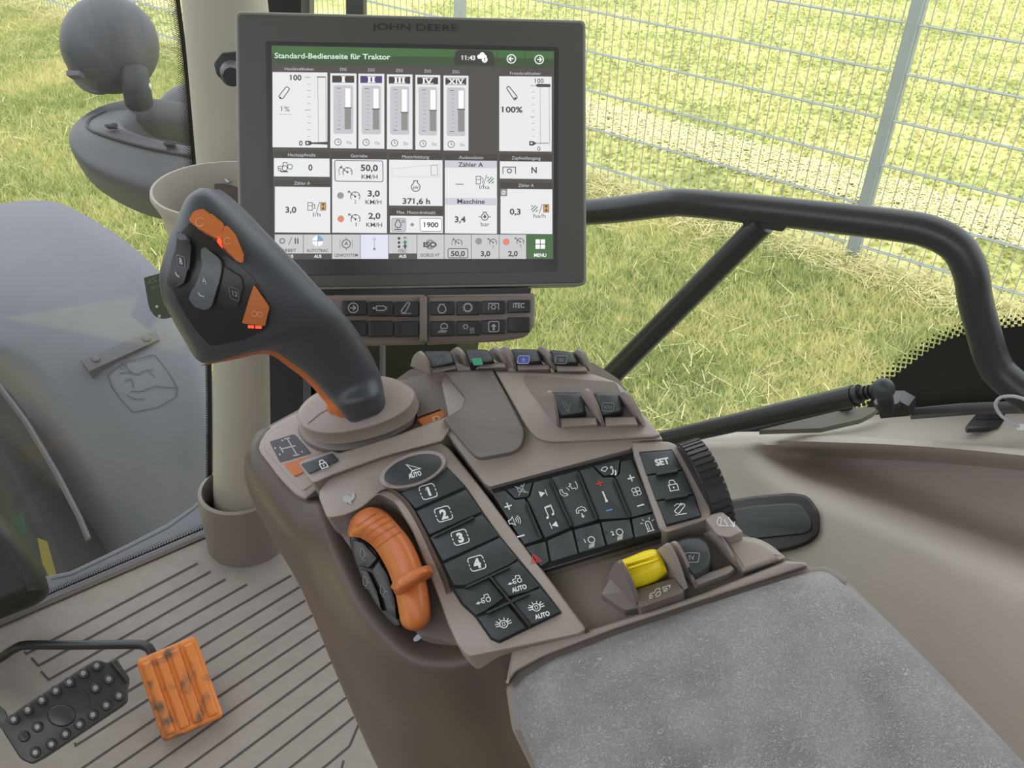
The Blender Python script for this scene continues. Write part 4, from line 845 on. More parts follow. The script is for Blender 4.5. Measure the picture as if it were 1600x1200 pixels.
BL = [((534, 470, 572, 493.5), dr_arrow, 'key with an arrow in a circle'), ((575, 471, 614, 494.5), dr_cyl, 'key with a cylinder symbol'), ((616, 471.5, 654, 495), lambda i: barm(i, 634, 481), 'key with a tilted arm symbol'),
      ((534, 501, 572, 526), None, None), ((575, 501.5, 614, 527), None, None), ((616, 502, 654, 527), None, None),
      ((672, 471, 710, 493), dr_eng, 'key with an engine outline'), ((713, 471, 750, 493), dr_gear, 'key with a gear ring'), ((752, 470, 789, 491.5), dr_pto, 'key with a shaft symbol in a frame'), ((793, 469, 829, 489), lambda i: i.text('iTEC', 810.5, 477, 8, GP, 18, (1, 0), (0, -1), .03), 'key lettered iTEC'),
      ((672, 502, 710, 526), dr_lamp, 'key with a lamp beam symbol'), ((713, 501.5, 750, 525), dr_clim, 'key with climate symbols'), ((752, 500, 789, 522.5), dr_up, 'key with an up arrow in a frame'), ((793, 496, 828, 520), None, None)]
for q, dr, lab in BL: key('key', q4(*q, -.6), KB, .004, kbar, M['keydark'], draw=dr, label=lab, b=1.6)

# ------------------------------------------------------------------ armrest console
CON = Plane(P(800, 800, .52), (-.213, -.237, .949))
ux = (CON.hit(820, 860)-CON.hit(700, 690)); UF = (CON.hit(700, 690)-CON.hit(920, 980)).normalized(); UW = CON.n.cross(UF)*-1; UW.normalize()
con = thing('armrest_console', 'taupe armrest console covered with buttons, paddles and switches', 'console', CON.hit(800, 800, -.1))
TP, TD = M['taupe'], M['taupe_dark']
mb = MB()
base = [(396, 705), (402, 685), (420, 665), (470, 638), (540, 612), (620, 592), (640, 578), (690, 563), (928, 567), (966, 592), (1003, 645), (1035, 690), (1060, 702), (1128, 802), (1160, 834), (1226, 875), (1258, 884), (1250, 896), (1100, 937), (960, 982), (850, 1020), (800, 1036), (720, 1010), (655, 990), (600, 925), (525, 825), (480, 780), (455, 778), (425, 742)]
prism(mb, base, CON, -.012, -.05, TD)
# flank facing the seat
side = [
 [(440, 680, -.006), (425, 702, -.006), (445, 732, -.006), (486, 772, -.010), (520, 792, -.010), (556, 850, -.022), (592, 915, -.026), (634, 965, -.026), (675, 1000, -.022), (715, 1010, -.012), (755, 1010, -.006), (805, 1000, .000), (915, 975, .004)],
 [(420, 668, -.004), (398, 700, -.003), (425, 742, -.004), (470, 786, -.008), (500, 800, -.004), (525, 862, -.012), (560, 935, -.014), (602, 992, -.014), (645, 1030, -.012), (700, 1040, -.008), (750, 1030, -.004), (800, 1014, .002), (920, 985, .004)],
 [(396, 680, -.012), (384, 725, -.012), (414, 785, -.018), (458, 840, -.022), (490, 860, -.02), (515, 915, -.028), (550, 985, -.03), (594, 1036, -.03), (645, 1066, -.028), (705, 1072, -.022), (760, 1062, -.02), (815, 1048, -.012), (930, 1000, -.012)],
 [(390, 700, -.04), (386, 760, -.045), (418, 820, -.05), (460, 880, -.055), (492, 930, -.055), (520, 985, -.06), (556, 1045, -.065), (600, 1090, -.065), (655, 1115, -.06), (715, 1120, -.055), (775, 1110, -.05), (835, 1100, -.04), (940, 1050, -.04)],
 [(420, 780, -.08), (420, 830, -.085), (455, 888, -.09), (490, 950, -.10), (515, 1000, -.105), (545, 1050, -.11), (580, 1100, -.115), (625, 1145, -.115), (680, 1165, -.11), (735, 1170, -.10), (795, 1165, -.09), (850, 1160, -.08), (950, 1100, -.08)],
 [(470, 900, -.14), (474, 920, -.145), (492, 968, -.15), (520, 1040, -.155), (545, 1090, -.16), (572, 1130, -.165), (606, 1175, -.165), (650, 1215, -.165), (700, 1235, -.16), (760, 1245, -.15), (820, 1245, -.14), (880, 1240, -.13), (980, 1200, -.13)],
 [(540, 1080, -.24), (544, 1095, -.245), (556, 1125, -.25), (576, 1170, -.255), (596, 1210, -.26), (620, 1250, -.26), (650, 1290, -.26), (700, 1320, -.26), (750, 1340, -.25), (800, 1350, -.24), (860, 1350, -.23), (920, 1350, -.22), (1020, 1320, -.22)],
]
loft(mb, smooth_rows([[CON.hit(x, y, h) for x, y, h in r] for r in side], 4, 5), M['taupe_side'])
# tray round the joystick with a raised rim
prism(mb, [(398, 704), (404, 685), (420, 668), (470, 641), (540, 615), (620, 595), (690, 582), (720, 640), (735, 680), (690, 700), (600, 715), (520, 745), (478, 782), (462, 774), (428, 740)], CON, -.003, -.02, TP, b=5, bm=.004, rad=[8, 8, 10, 8, 4, 4, 4, 4, 4, 4, 4, 4, 4, 6, 8])
prism(mb, [(411, 700), (418, 683), (432, 672), (474, 652), (540, 626), (620, 607), (690, 592), (712, 640), (725, 672), (600, 705), (520, 735), (474, 768), (466, 762), (436, 728)], CON, -.0022, -.004, TP, b=1.2, bm=.001, rad=8)
prism(mb, [(466, 724), (480, 716), (520, 704), (530, 708), (620, 680), (668, 662), (700, 650), (705, 672), (692, 690), (600, 714), (520, 743), (490, 757), (482, 748)], CON, .012, -.01, TP, b=3, bm=.004, rad=[6, 3, 5, 3, 4, 4, 4, 4, 4, 4, 4, 6, 6])
# keypad plateau, fascia, tray floor and front collar
prism(mb, [(496, 772), (514, 746), (600, 714), (690, 690), (702, 700), (749, 758), (917, 984), (905, 992), (800, 1014), (732, 1028), (716, 1010), (700, 975), (684, 930), (664, 880), (642, 826), (618, 786), (592, 772), (566, 794), (540, 806), (512, 812)], CON, .008, -.02, TP, b=3, bm=.004, rad=[10, 8, 2, 4, 4, 4, 6, 6, 4, 8, 6, 4, 4, 4, 8, 8, 8, 8, 8, 8])
prism(mb, [(690, 600), (700, 650), (694, 672), (757, 757), (766, 762), (985, 703), (1000, 690), (1037, 688), (1000, 640), (968, 600), (925, 586), (770, 580), (695, 582)], CON, .010, -.02, TP, b=2, bm=.003, rad=[4, 4, 4, 6, 4, 2, 2, 6, 4, 8, 8, 4, 4])
prism(mb, [(986, 690), (1046, 690), (1064, 700), (1092, 744), (1112, 800), (1108, 812), (1040, 834), (1030, 826), (990, 712)], CON, .012, -.02, TP, b=2.5, bm=.003, rad=[2, 8, 8, 6, 4, 4, 6, 4, 4])
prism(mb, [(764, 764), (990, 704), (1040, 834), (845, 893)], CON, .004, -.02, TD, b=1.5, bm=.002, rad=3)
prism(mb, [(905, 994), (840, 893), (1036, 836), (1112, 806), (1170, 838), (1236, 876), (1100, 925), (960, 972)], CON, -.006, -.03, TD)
prism(mb, [(800, 1014), (917, 986), (1100, 926), (1226, 876), (1258, 879), (1262, 884), (1100, 938), (960, 984), (850, 1026), (806, 1050), (790, 1072)], CON, .003, -.04, TP, b=4, bm=.005, rad=[6, 4, 4, 4, 8, 4, 4, 4, 4, 4, 6], n=4)
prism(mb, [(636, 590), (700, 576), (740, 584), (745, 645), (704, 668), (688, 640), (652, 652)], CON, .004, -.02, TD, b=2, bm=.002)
mb.build('shell', con, ang=50)
mb = MB(); prism(mb, [(1126, 844), (1160, 838), (1184, 841), (1206, 852), (1230, 873), (1160, 897)], CON, .005, -.02, TP, b=9, bm=.008, rad=[4, 8, 10, 10, 8, 4], n=6); mb.build('end_cap', con, ang=85)
# padded hand rests and paddle block
mb = MB(); prism(mb, [(692, 580), (770, 577), (822, 676), (814, 700), (800, 708), (746, 718), (730, 702), (692, 656), (722, 638), (726, 622)], CON, .016, .004, M['pad'], b=3, bm=.004, rad=[4, 3, 12, 10, 6, 12, 3, 4, 4, 4], n=4); mb.build('hand_pad', con)
mb = MB(); prism(mb, [(772, 579), (924, 584), (966, 598), (984, 625), (1033, 680), (1024, 684), (862, 692), (838, 687), (822, 668)], CON, .015, .004, TP, b=3, bm=.004, rad=[4, 6, 10, 6, 6, 6, 10, 12, 8]); mb.build('paddle_block', con)
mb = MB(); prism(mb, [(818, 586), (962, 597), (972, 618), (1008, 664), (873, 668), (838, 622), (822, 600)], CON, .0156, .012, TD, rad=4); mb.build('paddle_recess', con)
LAT = Plane(CON.hit(800, 800), UW)
def fin(front, apex, back, h0, m=TP, th=.0022, name='paddle_fin', root=None, t=None):
    pl = Plane(CON.hit(*front, h0), -UW if UW.dot(ray(*front)) > 0 else UW)
    f, a, b = V(front), V(apex), V(back)
    pts = [f, f.lerp(a, .5)+V((3, -3)), f.lerp(a, .82)+V((3, -2)), a, a.lerp(b, .4)+V((-3, -1)), b]
    pts = [tuple(p) for p in catmull(pts, 4)]
    prism(t, pts, pl, th*.5, -th*.5, m, b=.6, bm=.0006)
def badge(i, x, y, txt, m, fill=None, k=1.0):
    u, v = (.98, .02), (-.15, -.98)
    X = lambda a, b: (x+a*u[0]*k-b*v[0]*k*-1, y+a*u[1]*k+b*-v[1]*k)
    p = [X(-9, -6), X(9, -6), X(9, 6), X(-9, 6)]
    if fill: i.poly(p, fill, 0, 2)
    i.line(fillet(p, 2.5), 1, m, .0002, True); i.text(txt, x, y, 6.6*k, m, None, u, v, .0, .0003)
def paddle(lab, body, tab, fins, h0, draw, hbody=.012):
    r = bpy.data.objects.new('paddle', None)
    t = MB(); prism(t, body, CON, h0+hbody, h0-.01, M['key'], b=4, bm=.006, rad=7, n=4)
    i = Ink(t, CON, h0+hbody+.0003); draw(i)
    o = t.build('paddle', con); o['label'] = lab
    if tab: t = MB(); prism(t, tab, CON, h0+.007, h0-.006, TP, b=2.5, bm=.004, rad=3); t.build('thumb_tab', o)
    t = MB()
    for f in fins: fin(*f, h0, t=t)
    t.build('guard_fin', o)
DP = M['dimprint']
def arm_i(i, x, y): i.line(fillet([(x-6, y-7), (x-2, y-8), (x+4, y+6), (x+1, y+8)], 2), 1, DP, 0, True); i.line([(x+1, y+6), (x+6, y-6)], 1, DP)
h1 = .010
paddle('black paddle with faint scratches at the back left', [(660, 549), (704, 548), (712, 568), (672, 576)], [(672, 574), (712, 569), (714, 577), (675, 584)], [((674, 586), (653, 550), (641, 572))], h1, lambda i: i.line([(684, 569), (692, 560)], .8, DP))
paddle('black paddle with a green badge', [(724, 546), (763, 546), (774, 566), (734, 570)], [(752, 568), (790, 566), (793, 575), (742, 577)], [((731, 574), (711, 544), (700, 560)), ((795, 576), (771, 544), (762, 556))], h1, lambda i: i.poly([(737, 560), (752, 559), (755, 570), (740, 571)], M['green'], 0, 2))
paddle('black paddle with a blue badge', [(796, 545), (840, 546), (848, 566), (804, 569)], [(808, 569), (858, 569), (860, 578), (809, 579)], [((804, 578), (787, 542), (776, 556))], h1, lambda i: badge(i, 818, 562, 'II', M['greyprint'], M['bluebadge']))
paddle('black paddle with a III badge', [(857, 546), (896, 550), (905, 568), (864, 569)], [(868, 570), (916, 571), (918, 581), (871, 581)], [((866, 579), (845, 542), (836, 556)), ((923, 582), (902, 546), (893, 560))], h1, lambda i: badge(i, 877, 562, 'III', DP))
paddle('black paddle with a faint arm symbol', [(858, 612), (910, 613), (916, 645), (874, 652)], [(875, 652), (932, 651), (935, 665), (878, 668)], [((871, 667), (856, 612), (842, 626))], .014, lambda i: arm_i(i, 886, 636))
paddle('black paddle with an XIV badge', [(926, 613), (967, 614), (974, 643), (940, 651)], [(944, 651), (994, 650), (997, 665), (947, 667)], [((942, 667), (915, 609), (905, 622)), ((1006, 667), (974, 612), (964, 626))], .014, lambda i: badge(i, 950, 636, 'XIV', DP, None, 1.05))
# fourth numbered paddle beside the yellow switch
paddle('large round black paddle with an IV badge', [(1046, 851), (1070, 840), (1094, 838), (1108, 850), (1112, 872), (1106, 890), (1085, 902), (1072, 890)], [(1083, 906), (1096, 898), (1142, 882), (1149, 889), (1140, 897), (1090, 916)], [((1086, 920), (1052, 848), (1036, 858)), ((1158, 896), (1112, 830), (1098, 834))], -.004, lambda i: badge(i, 1081, 871, 'IV', M['greyprint'], None, 1.25), .016)
# joystick-side print: gate plate, orange tabs, lock key
mb = MB(); i = Ink(mb, CON, -.0017); prism(mb, [(421, 690), (460, 678), (486, 708), (437, 722)], CON, -.0018, -.004, M['lampgrey'], rad=3); g = M['greyprint']
i.line([(438, 702), (462, 696)], 2, g); i.line([(448, 684), (464, 711)], 2, g); i.line([(437, 698), (443, 707)], 2, g); i.line([(444, 686), (453, 684)], 2, g); i.line([(458, 712), (468, 710)], 2, g)
for c in ((430, 700), (437, 710), (472, 706), (441, 688)): i.poly(circ(*c, 1.6, n=8), g)
mb.build('gate_label', con)
mb = MB(); prism(mb, [(443, 725), (486, 713), (492, 728), (460, 744)], CON, -.0012, -.004, M['orange'], rad=2); mb.build('orange_marker', con)
mb = MB(); prism(mb, [(651, 655), (694, 639), (702, 648), (663, 669)], CON, .004, -.008, M['orange'], b=1.5, bm=.002, rad=2); Ink(mb, CON, .0045).text('D', 682, 654, 9, M['orangeprint'], 12, (.94, -.34), (-.3, -.95), .03); mb.build('orange_marker', con)['label'] = 'orange marker lettered D'
def lockicon(i, x, y, k, u=(1, 0), v=(0, 1), m=WH):
    X = lambda a, b: (x+(a*u[0]+b*v[0])*k, y+(a*u[1]+b*v[1])*k)
    i.line([X(-6, 0), X(6, 0), X(6, 9), X(-6, 9)], 1.5, m, 0, True); i.line([X(-4, 0), X(-4, -4), X(-2.4, -6.4), X(2.4, -6.4), X(4, -4), X(4, 0)], 1.5, m); i.line([X(0, 3), X(0, 6)], 2, m)
key('lock_key', [(470, 725), (519, 708), (529, 720), (483, 741)], CON, .0135, con, M['key'], hb=.008, b=1.5, rad=2, draw=lambda i: lockicon(i, 504, 724, .85, (.94, -.34), (.5, .86)), label='charcoal key with a white padlock')
# --- keypad with the numbered keys
U, VV = (.96, -.28), (-.36, -.93)
def Xu(c, k): return lambda a, b: (c[0]+(a*U[0]+b*VV[0])*k, c[1]+(a*U[1]+b*VV[1])*k)
kp = MB(); prism(kp, [(623, 769), (698, 729), (728, 760), (755, 800), (782, 838), (811, 873), (846, 915), (878, 957), (780, 1005), (766, 999), (742, 964), (721, 945), (704, 918), (689, 881), (668, 838), (647, 797)], CON, .0086, .002, M['ridge'], rad=2); kpo = kp.build('numbered_keypad', con)
KH = .0104
def num(n, c):
    def f(i):
        X = Xu(c, 1); i.line(fillet([X(-12, -11), X(12, -11), X(12, 11), X(-12, 11)], 5), 1.5, WH, 0, True)
        for a, b in ((-12, -3), (-12, 3), (12, -3), (12, 3)): p = X(a, b); i.poly(circ(*p, 1.4, n=6), M['key'], .0002)
        i.text(n, c[0], c[1], 15, WH, None, U, VV, .05)
    return f
def tract(c, k, auto=None):
    def f(i):
        X = Xu(c, k); P2 = lambda *p: [X(*q) for q in p]
        i.line([X(5+3.6*math.cos(a), -1+3.6*math.sin(a)) for a in [2*math.pi*q/16 for q in range(16)]], 1.4, WH, 0, True); i.line([X(-4+2.2*math.cos(a), -2.4+2.2*math.sin(a)) for a in [2*math.pi*q/12 for q in range(12)]], 1.2, WH, 0, True)
        i.line(P2((-6, 0), (-6, 3), (0, 3.6), (1, 8), (7, 8), (8, 3)), 1.2, WH); i.line(P2((-6, -2), (-14, -2.4)), 1.2, WH); i.poly(P2((-17, -2.6), (-11, .4), (-11, -5)), WH)
        if auto: i.text('AUTO', auto[0], auto[1], 7.4, WH, 24, U, VV, .04)
    return f
def diff(c, auto=None):
    def f(i):
        X = Xu(c, 1.0); P2 = lambda *p: [X(*q) for q in p]
        i.line([X(6*math.cos(a), 6*math.sin(a)) for a in [2*math.pi*q/18 for q in range(18)]], 1.4, WH, 0, True); i.line(P2((-2, -2.5), (-2, 2.5), (2, 2.5), (2, -2.5)), .9, WH, 0, True)
        for s in (-1, 1): i.line(P2((s*6, 1.5), (s*13, 3)), 1.4, WH); i.line(P2((s*6, -1.5), (s*13, -1)), 1.4, WH); i.line(P2((s*6, 3), (s*10, 7)), 1.4, WH); i.line(P2((s*3, 6), (s*4, 10)), 1.2, WH)
        if auto: i.text('AUTO', auto[0], auto[1], 7.4, WH, 24, U, VV, .04)
    return f
KS = [([(626, 770), (699, 732), (726, 761), (649, 795)], num('1', (669, 768)), 'key numbered 1'), ([(650, 799), (728, 765), (752, 800), (671, 836)], num('2', (693, 803)), 'key numbered 2'),
      ([(671, 840), (753, 804), (780, 837), (692, 877)], num('3', (719, 839.5)), 'key numbered 3'), ([(693, 881), (781, 840), (808, 873), (797, 882), (730, 914), (709, 915)], num('4', (745, 880)), 'key numbered 4'),
      ([(709, 919), (728, 920), (762, 902), (788, 934), (758, 955), (744, 961), (724, 943)], tract((758, 937), .95), 'key with a tractor and arrow'), ([(766, 899), (809, 877), (843, 916), (827, 924), (794, 932)], tract((807, 907), .9, (811, 919)), 'key with a tractor lettered AUTO'),
      ([(746, 964), (760, 960), (790, 940), (823, 980), (780, 1001), (768, 996)], diff((787, 975)), 'key with a differential symbol'), ([(796, 937), (844, 919), (875, 956), (829, 977)], diff((838, 949), (847, 961)), 'key with a differential symbol lettered AUTO')]
for q, dr, lab in KS: key('key', q, CON, KH, kpo, M['key'], hb=.006, b=1.5, bm=.001, rad=1.5, draw=dr, label=lab)
for a, b in (((676, 839), (740, 808)), ((727, 918), (796, 886)), ((760, 958), (826, 928)), ((764, 899), (828, 978))): n_ = (V(b)-V(a)).normalized(); n_ = V((-n_.y, n_.x))*2; t = MB(); prism(t, [tuple(V(a)+n_), tuple(V(b)+n_), tuple(V(b)-n_), tuple(V(a)-n_)], CON, KH+.0016, KH-.002, M['ridge'], b=.8, bm=.0008, rad=1); t.build('finger_ridge', kpo)

# oval AUTO key
def ell(cx, cy, rx, ry, ang, n=36): c, s = math.cos(math.radians(ang)), math.sin(math.radians(ang)); return [(cx+rx*math.cos(a)*c-ry*math.sin(a)*s, cy+rx*math.cos(a)*s+ry*math.sin(a)*c) for a in [2*math.pi*q/n for q in range(n)]]
mb = MB(); prism(mb, ell(645, 734, 55, 26, -19), CON, .0135, .0, TP, b=3, bm=.003); mb.build('oval_key_surround', con)
def auto(i): i.line([(640, 741), (642, 733), (634, 725), (656, 735), (645, 735), (642, 741)], 2, WH); i.text('AUTO', 648, 741, 7.6, WH, 21, (.95, -.3), VV, .04)
key('oval_key', ell(645, 733.5, 47, 20.5, -19), CON, .0145, con, M['key'], hb=.008, b=1.5, rad=0, draw=lambda i: (i.line([(641, 743), (644, 735), (635, 726), (657, 732), (649, 734), (644, 736)], 1.9, WH), i.text('AUTO', 648, 741.5, 7.6, WH, 21, (.95, -.3), VV, .04)), label='oval key lettered AUTO')
# --- radio and climate keypad
rk = MB(); prism(rk, [(767, 764), (989, 707), (1037, 832), (845, 889)], CON, .0052, .0, M['ridge'], rad=2); rko = rk.build('radio_keypad', con)
RU, RV = (.955, -.27), (-.38, -.92)
def Xr(c, k=1.0): return lambda a, b: (c[0]+(a*RU[0]+b*RV[0])*k, c[1]+(a*RU[1]+b*RV[1])*k)
def rl(i, c, pts, w=1.3, m=WH, closed=False, k=1.0): X = Xr(c, k); i.line([X(*p) for p in pts], w, m, 0, closed)
def rf(i, c, pts, m=WH, k=1.0): X = Xr(c, k); i.poly([X(*p) for p in pts], m)
def rcir(i, c, x, y, r, w=1.2, m=WH, a0=0, a1=360): rl(i, c, [(x+r*math.cos(math.radians(a0+(a1-a0)*q/16)), y+r*math.sin(math.radians(a0+(a1-a0)*q/16))) for q in range(16 if a1-a0 >= 360 else 17)], w, m, a1-a0 >= 360)
def plus(i, c, m=WH, k=6): rl(i, c, [(-k, 0), (k, 0)], 2.2, m); rl(i, c, [(0, -k), (0, k)], 2.2, m)
def minus(i, c, m=WH, k=5.5): rl(i, c, [(-k, 0), (k, 0)], 2.2, m)
def d_vol(i):
    plus(i, (794, 791)); minus(i, (814, 837.5), k=6); c = (803, 814); rl(i, c, [(-8, -3), (-8, 3), (-4, 3), (0, 7), (0, -7), (-4, -3)], 1.3, WH, True)
    for r in (4, 7, 10): rcir(i, c, 0, 0, r, 1.1, WH, -45, 45)
def d_mute(i): c = (815, 765); rl(i, c, [(-6, -2), (-6, 3), (-2, 3), (3, 7), (3, -6), (-2, -2)], 1.1, GP, True); rl(i, c, [(-8, 8), (8, -8)], 1.2, GP); rl(i, c, [(8, 8), (-8, -8)], 1.2, GP)
def d_music(i):
    c = (848, 771); rf(i, c, [(-5, 5), (4, 0), (-5, -5)]); rl(i, c, [(5.5, 5), (5.5, -5)], 1.2)
    c = (866, 820); rf(i, c, [(5, 5), (-4, 0), (5, -5)]); rl(i, c, [(-5.5, 5), (-5.5, -5)], 1.2)
    c = (858, 799); rl(i, c, [(-4, -7), (-4, 8), (6, 9), (6, -4)], 1.6); rf(i, c, [(-8, -8), (-4, -6), (-4, -10), (-8, -11)]); rf(i, c, [(2, -5), (6, -3), (6, -7), (2, -8)]); rl(i, c, [(-4, 7), (6, 8)], 2)
def handset(i, c, k=1.0): rl(i, c, [(-8, -2), (-7, 3), (-2, 6), (3, 6), (7, 3), (8, -2), (4.5, -2.5), (4, 1), (-4, 1), (-4.5, -2.5)], 1.2, WH, True, k)
def d_phone(i):
    handset(i, (908, 798)); c = (909, 802); rl(i, c, [(0, 0), (0, -6)], 1.6); rf(i, c, [(-3, -4), (3, -4), (0, -8)])
    c = (882, 769); rl(i, c, [(-6, 5), (-7, -1), (-3, -6), (3, -6), (3, -3), (-1, -2), (-3, 2), (-2, 5)], 1.1, WH, True); rcir(i, c, 0, 0, 8, 1, WH, 0, 50)
    c = (896, 759); rl(i, c, [(-5, 6), (-3, 3), (-7, 1), (-4, -1), (-4, -4), (1, -4), (2, -7)], 1.2)
    rl(i, c, [(5, 6), (6, 0), (4, -6)], 1)
def d_temp(i): plus(i, (936.5, 755), M['red'], 5); minus(i, (952, 797), M['blue'], 5); c = (945, 776); rl(i, c, [(0, 9), (0, -6)], 2.4); rf(i, c, [(-2, -9), (2, -9), (2, -5), (-2, -5)])
def d_vent(i): c = (948, 733); rl(i, c, [(-9, 1), (-5, 4), (0, 4), (2, 1), (-4, -3)], 1.1, WH, True); c = (957, 737); rcir(i, c, 1, 7, 1.5); rl(i, c, [(-4, -4), (-1, -3), (1, 0), (2, 4)], 2); rl(i, c, [(1, -6), (4, -5), (5, 1)], 2.2)
def d_fan(i):
    plus(i, (986, 747), k=5.5); minus(i, (1001, 789.5), k=5.5); c = (994.5, 768)
    for a in (45, 135, 225, 315): x, y = 4.2*math.cos(math.radians(a)), 4.2*math.sin(math.radians(a)); rcir(i, c, x, y, 3.4, 1.1)
def d_light(n, c):
    def f(i):
        rcir(i, c, 3, 2, 5, 1.2)
        for k in range(4): rl(i, c, [(-2+k*2.4, -4), (-5+k*2.2, -10)], 1.1)
        i.text(n, c[0]-9, c[1]-1, 7, WH, None, RU, RV, .02); i.poly(circ(c[0]-20, c[1]-3, 1.8, n=8), M['ridge'], .0002)
    return f
def d_beacon(i):
    c = (1014, 822); rl(i, c, [(-4, -7), (-4, 5), (-2, 8), (2, 8), (4, 5), (4, -7)], 1.3); rl(i, c, [(-6, -8), (6, -8)], 1.4); rl(i, c, [(-1, -6), (-1, 4)], 1)
    for a in (25, 60, 120, 155): ca, sa = math.cos(math.radians(a)), math.sin(math.radians(a)); rl(i, c, [(8*ca, 3+8*sa), (12*ca, 3+12*sa)], 1.1)
def d_haz(i): c = (836, 873); rl(i, c, [(-8, -6), (8, -6), (0, 8)], 1.5, M['red'], True); rl(i, c, [(-3.5, -3.5), (3.5, -3.5), (0, 2.5)], 1.2, M['red'], True)
RK = [([(769, 771), (789, 766), (804, 781), (820, 779), (846, 842), (819, 851)], d_vol, 'volume key'), ([(791, 764.5), (832, 753), (826, 776), (805, 779)], d_mute, 'mute key'), ([(834, 753), (858, 747), (892, 824), (851, 841), (823, 779), (828, 776)], d_music, 'music key'),
      ([(861, 746), (902, 735), (932, 813), (895, 824)], d_phone, 'telephone key'), ([(905, 735), (926, 729), (942, 746), (958, 745), (984, 809), (935, 812)], d_temp, 'temperature key'), ([(928, 728), (969, 717.5), (966, 740), (944, 744)], d_vent, 'air vent key'),
      ([(970, 721), (987, 717), (1022, 799), (985, 809), (961, 745), (968, 741)], d_fan, 'fan key'), ([(821, 855), (852, 846), (858, 877), (845, 885)], d_haz, 'hazard key with red triangle'), ([(855, 845), (894, 828), (903, 865), (861, 878)], None, 'blank key'),
      ([(897, 828), (937, 817), (946, 853), (905, 864)], d_light('1', (922, 846)), 'work light key 1'), ([(939, 816), (984, 811), (990, 840), (949, 852)], d_light('2', (966, 834)), 'work light key 2'), ([(987, 811), (1023, 802), (1034, 831), (992, 840)], d_beacon, 'beacon key')]
for q, dr, lab in RK: key('key', q, CON, .0078, rko, M['key'], hb=.003, b=1.2, bm=.001, rad=2, draw=dr, label=lab)
for a, b in (((822, 784), (846, 842)), ((860, 748), (893, 822)), ((903, 737), (933, 812)), ((959, 747), (984, 808))): n_ = (V(b)-V(a)).normalized(); n_ = V((-n_.y, n_.x))*1.8; t = MB(); prism(t, [tuple(V(a)+n_), tuple(V(b)+n_), tuple(V(b)-n_), tuple(V(a)-n_)], CON, .0096, .004, M['ridge'], b=.8, bm=.0008, rad=1); t.build('finger_ridge', rko)

# --- SET keypad
sk = MB(); prism(sk, [(998, 706), (1050, 702), (1068, 735), (1086, 775), (1096, 807), (1041, 822)], CON, .0130, .006, M['ridge'], rad=2); sko = sk.build('set_keypad', con)
SU, SV = (.985, -.17), (-.33, -.94)
key('key', [(999, 708), (1050, 704), (1066, 734), (1010, 742)], CON, .0144, sko, M['key'], hb=.009, b=1, rad=1.5, draw=lambda i: i.text('SET', 1034.5, 721, 10.5, WH, 22, SU, SV, .04), label='key lettered SET')
key('key', [(1011, 744), (1067, 736), (1083, 772), (1025, 782)], CON, .0144, sko, M['key'], hb=.009, b=1, rad=1.5, draw=lambda i: lockicon(i, 1051, 757, 1.1, (.985, -.17), (.33, .94)), label='key with a padlock')
def d_arm(i): i.line(fillet([(1053, 799), (1066, 786), (1071, 789), (1060, 803)], 3), 1.4, WH, 0, True); i.line([(1055, 805), (1073, 802)], 1.2, WH); i.line([(1053, 791), (1058, 787), (1064, 788)], 1.1, WH); i.poly([(1063, 785), (1067, 789), (1062, 790)], WH)
key('key', [(1026, 784), (1084, 774), (1095, 806), (1042, 820)], CON, .0144, sko, M['key'], hb=.009, b=1, rad=1.5, draw=d_arm, label='key with a lowering arm symbol')
for a, b in (((1025, 741), (1060, 735)), ((1039, 779.5), (1076, 773))): n_ = V((0, 2.3)); t = MB(); prism(t, [tuple(V(a)-n_), tuple(V(b)-n_), tuple(V(b)+n_), tuple(V(a)+n_)], CON, .0170, .012, M['ridge'], b=1, bm=.001, rad=2); t.build('finger_ridge', sko)

mb = MB(); prism(mb, [(1100, 811), (1112, 803), (1129, 799), (1162, 832), (1140, 842), (1120, 838)], CON, .014, -.006, TP, b=3, bm=.004, rad=5); i = Ink(mb, CON, .0144)
i.line(fillet([(1120, 817), (1123, 808), (1127, 809), (1126, 823)], 2), 1.1, WH, 0, True); i.line([(1126, 821), (1138, 822), (1131, 812)], 1.1, WH); i.line([(1138, 808), (1147, 822)], 1.3, WH); i.line([(1141, 821), (1147, 823), (1148, 815)], 1.2, WH); mb.build('symbol_cap', con)
# ribbed thumb wheel (turns about the lateral axis)
F1, F2 = CON.hit(1056, 697, .012), CON.hit(1113, 806, .010); mid = (F1+F2)/2; half = (F2-F1).length/2; ch_ = (F2-F1).normalized(); ax_ = UW.normalized(); upv = ax_.cross(ch_).normalized()
if upv.dot(UP) < 0: upv = -upv
sag = .014; Rw = (half*half+sag*sag)/(2*sag); cw = mid+upv*(sag-Rw); ax_ = ch_.cross(upv).normalized()
if ax_.dot(RI) < 0: ax_ = -ax_
wd_ = .0125
mb = MB(); rows = []
for off, rr in ((0, .80), (0, .95), (.0012, 1.0), (wd_*.5, 1.01), (wd_-.0015, 1.0), (wd_, .95), (wd_, .80)):
    rows.append([cw+ax_*off+(ch_*math.cos(a)+upv*math.sin(a))*Rw*rr for a in [2*math.pi*q/96 for q in range(96)]])
loft(mb, rows, M['black'], True, True, True)
for q in range(44):
    a = 2*math.pi*q/44; d_ = ch_*math.cos(a)+upv*math.sin(a); tdir = -ch_*math.sin(a)+upv*math.cos(a)
    if d_.dot(upv) > -.2: box(mb, cw+ax_*wd_*.5+d_*Rw*1.008, ax_*wd_*.46, d_*Rw*.018, tdir*Rw*.045, M['keydark'])
mb.build('thumb_wheel', con)
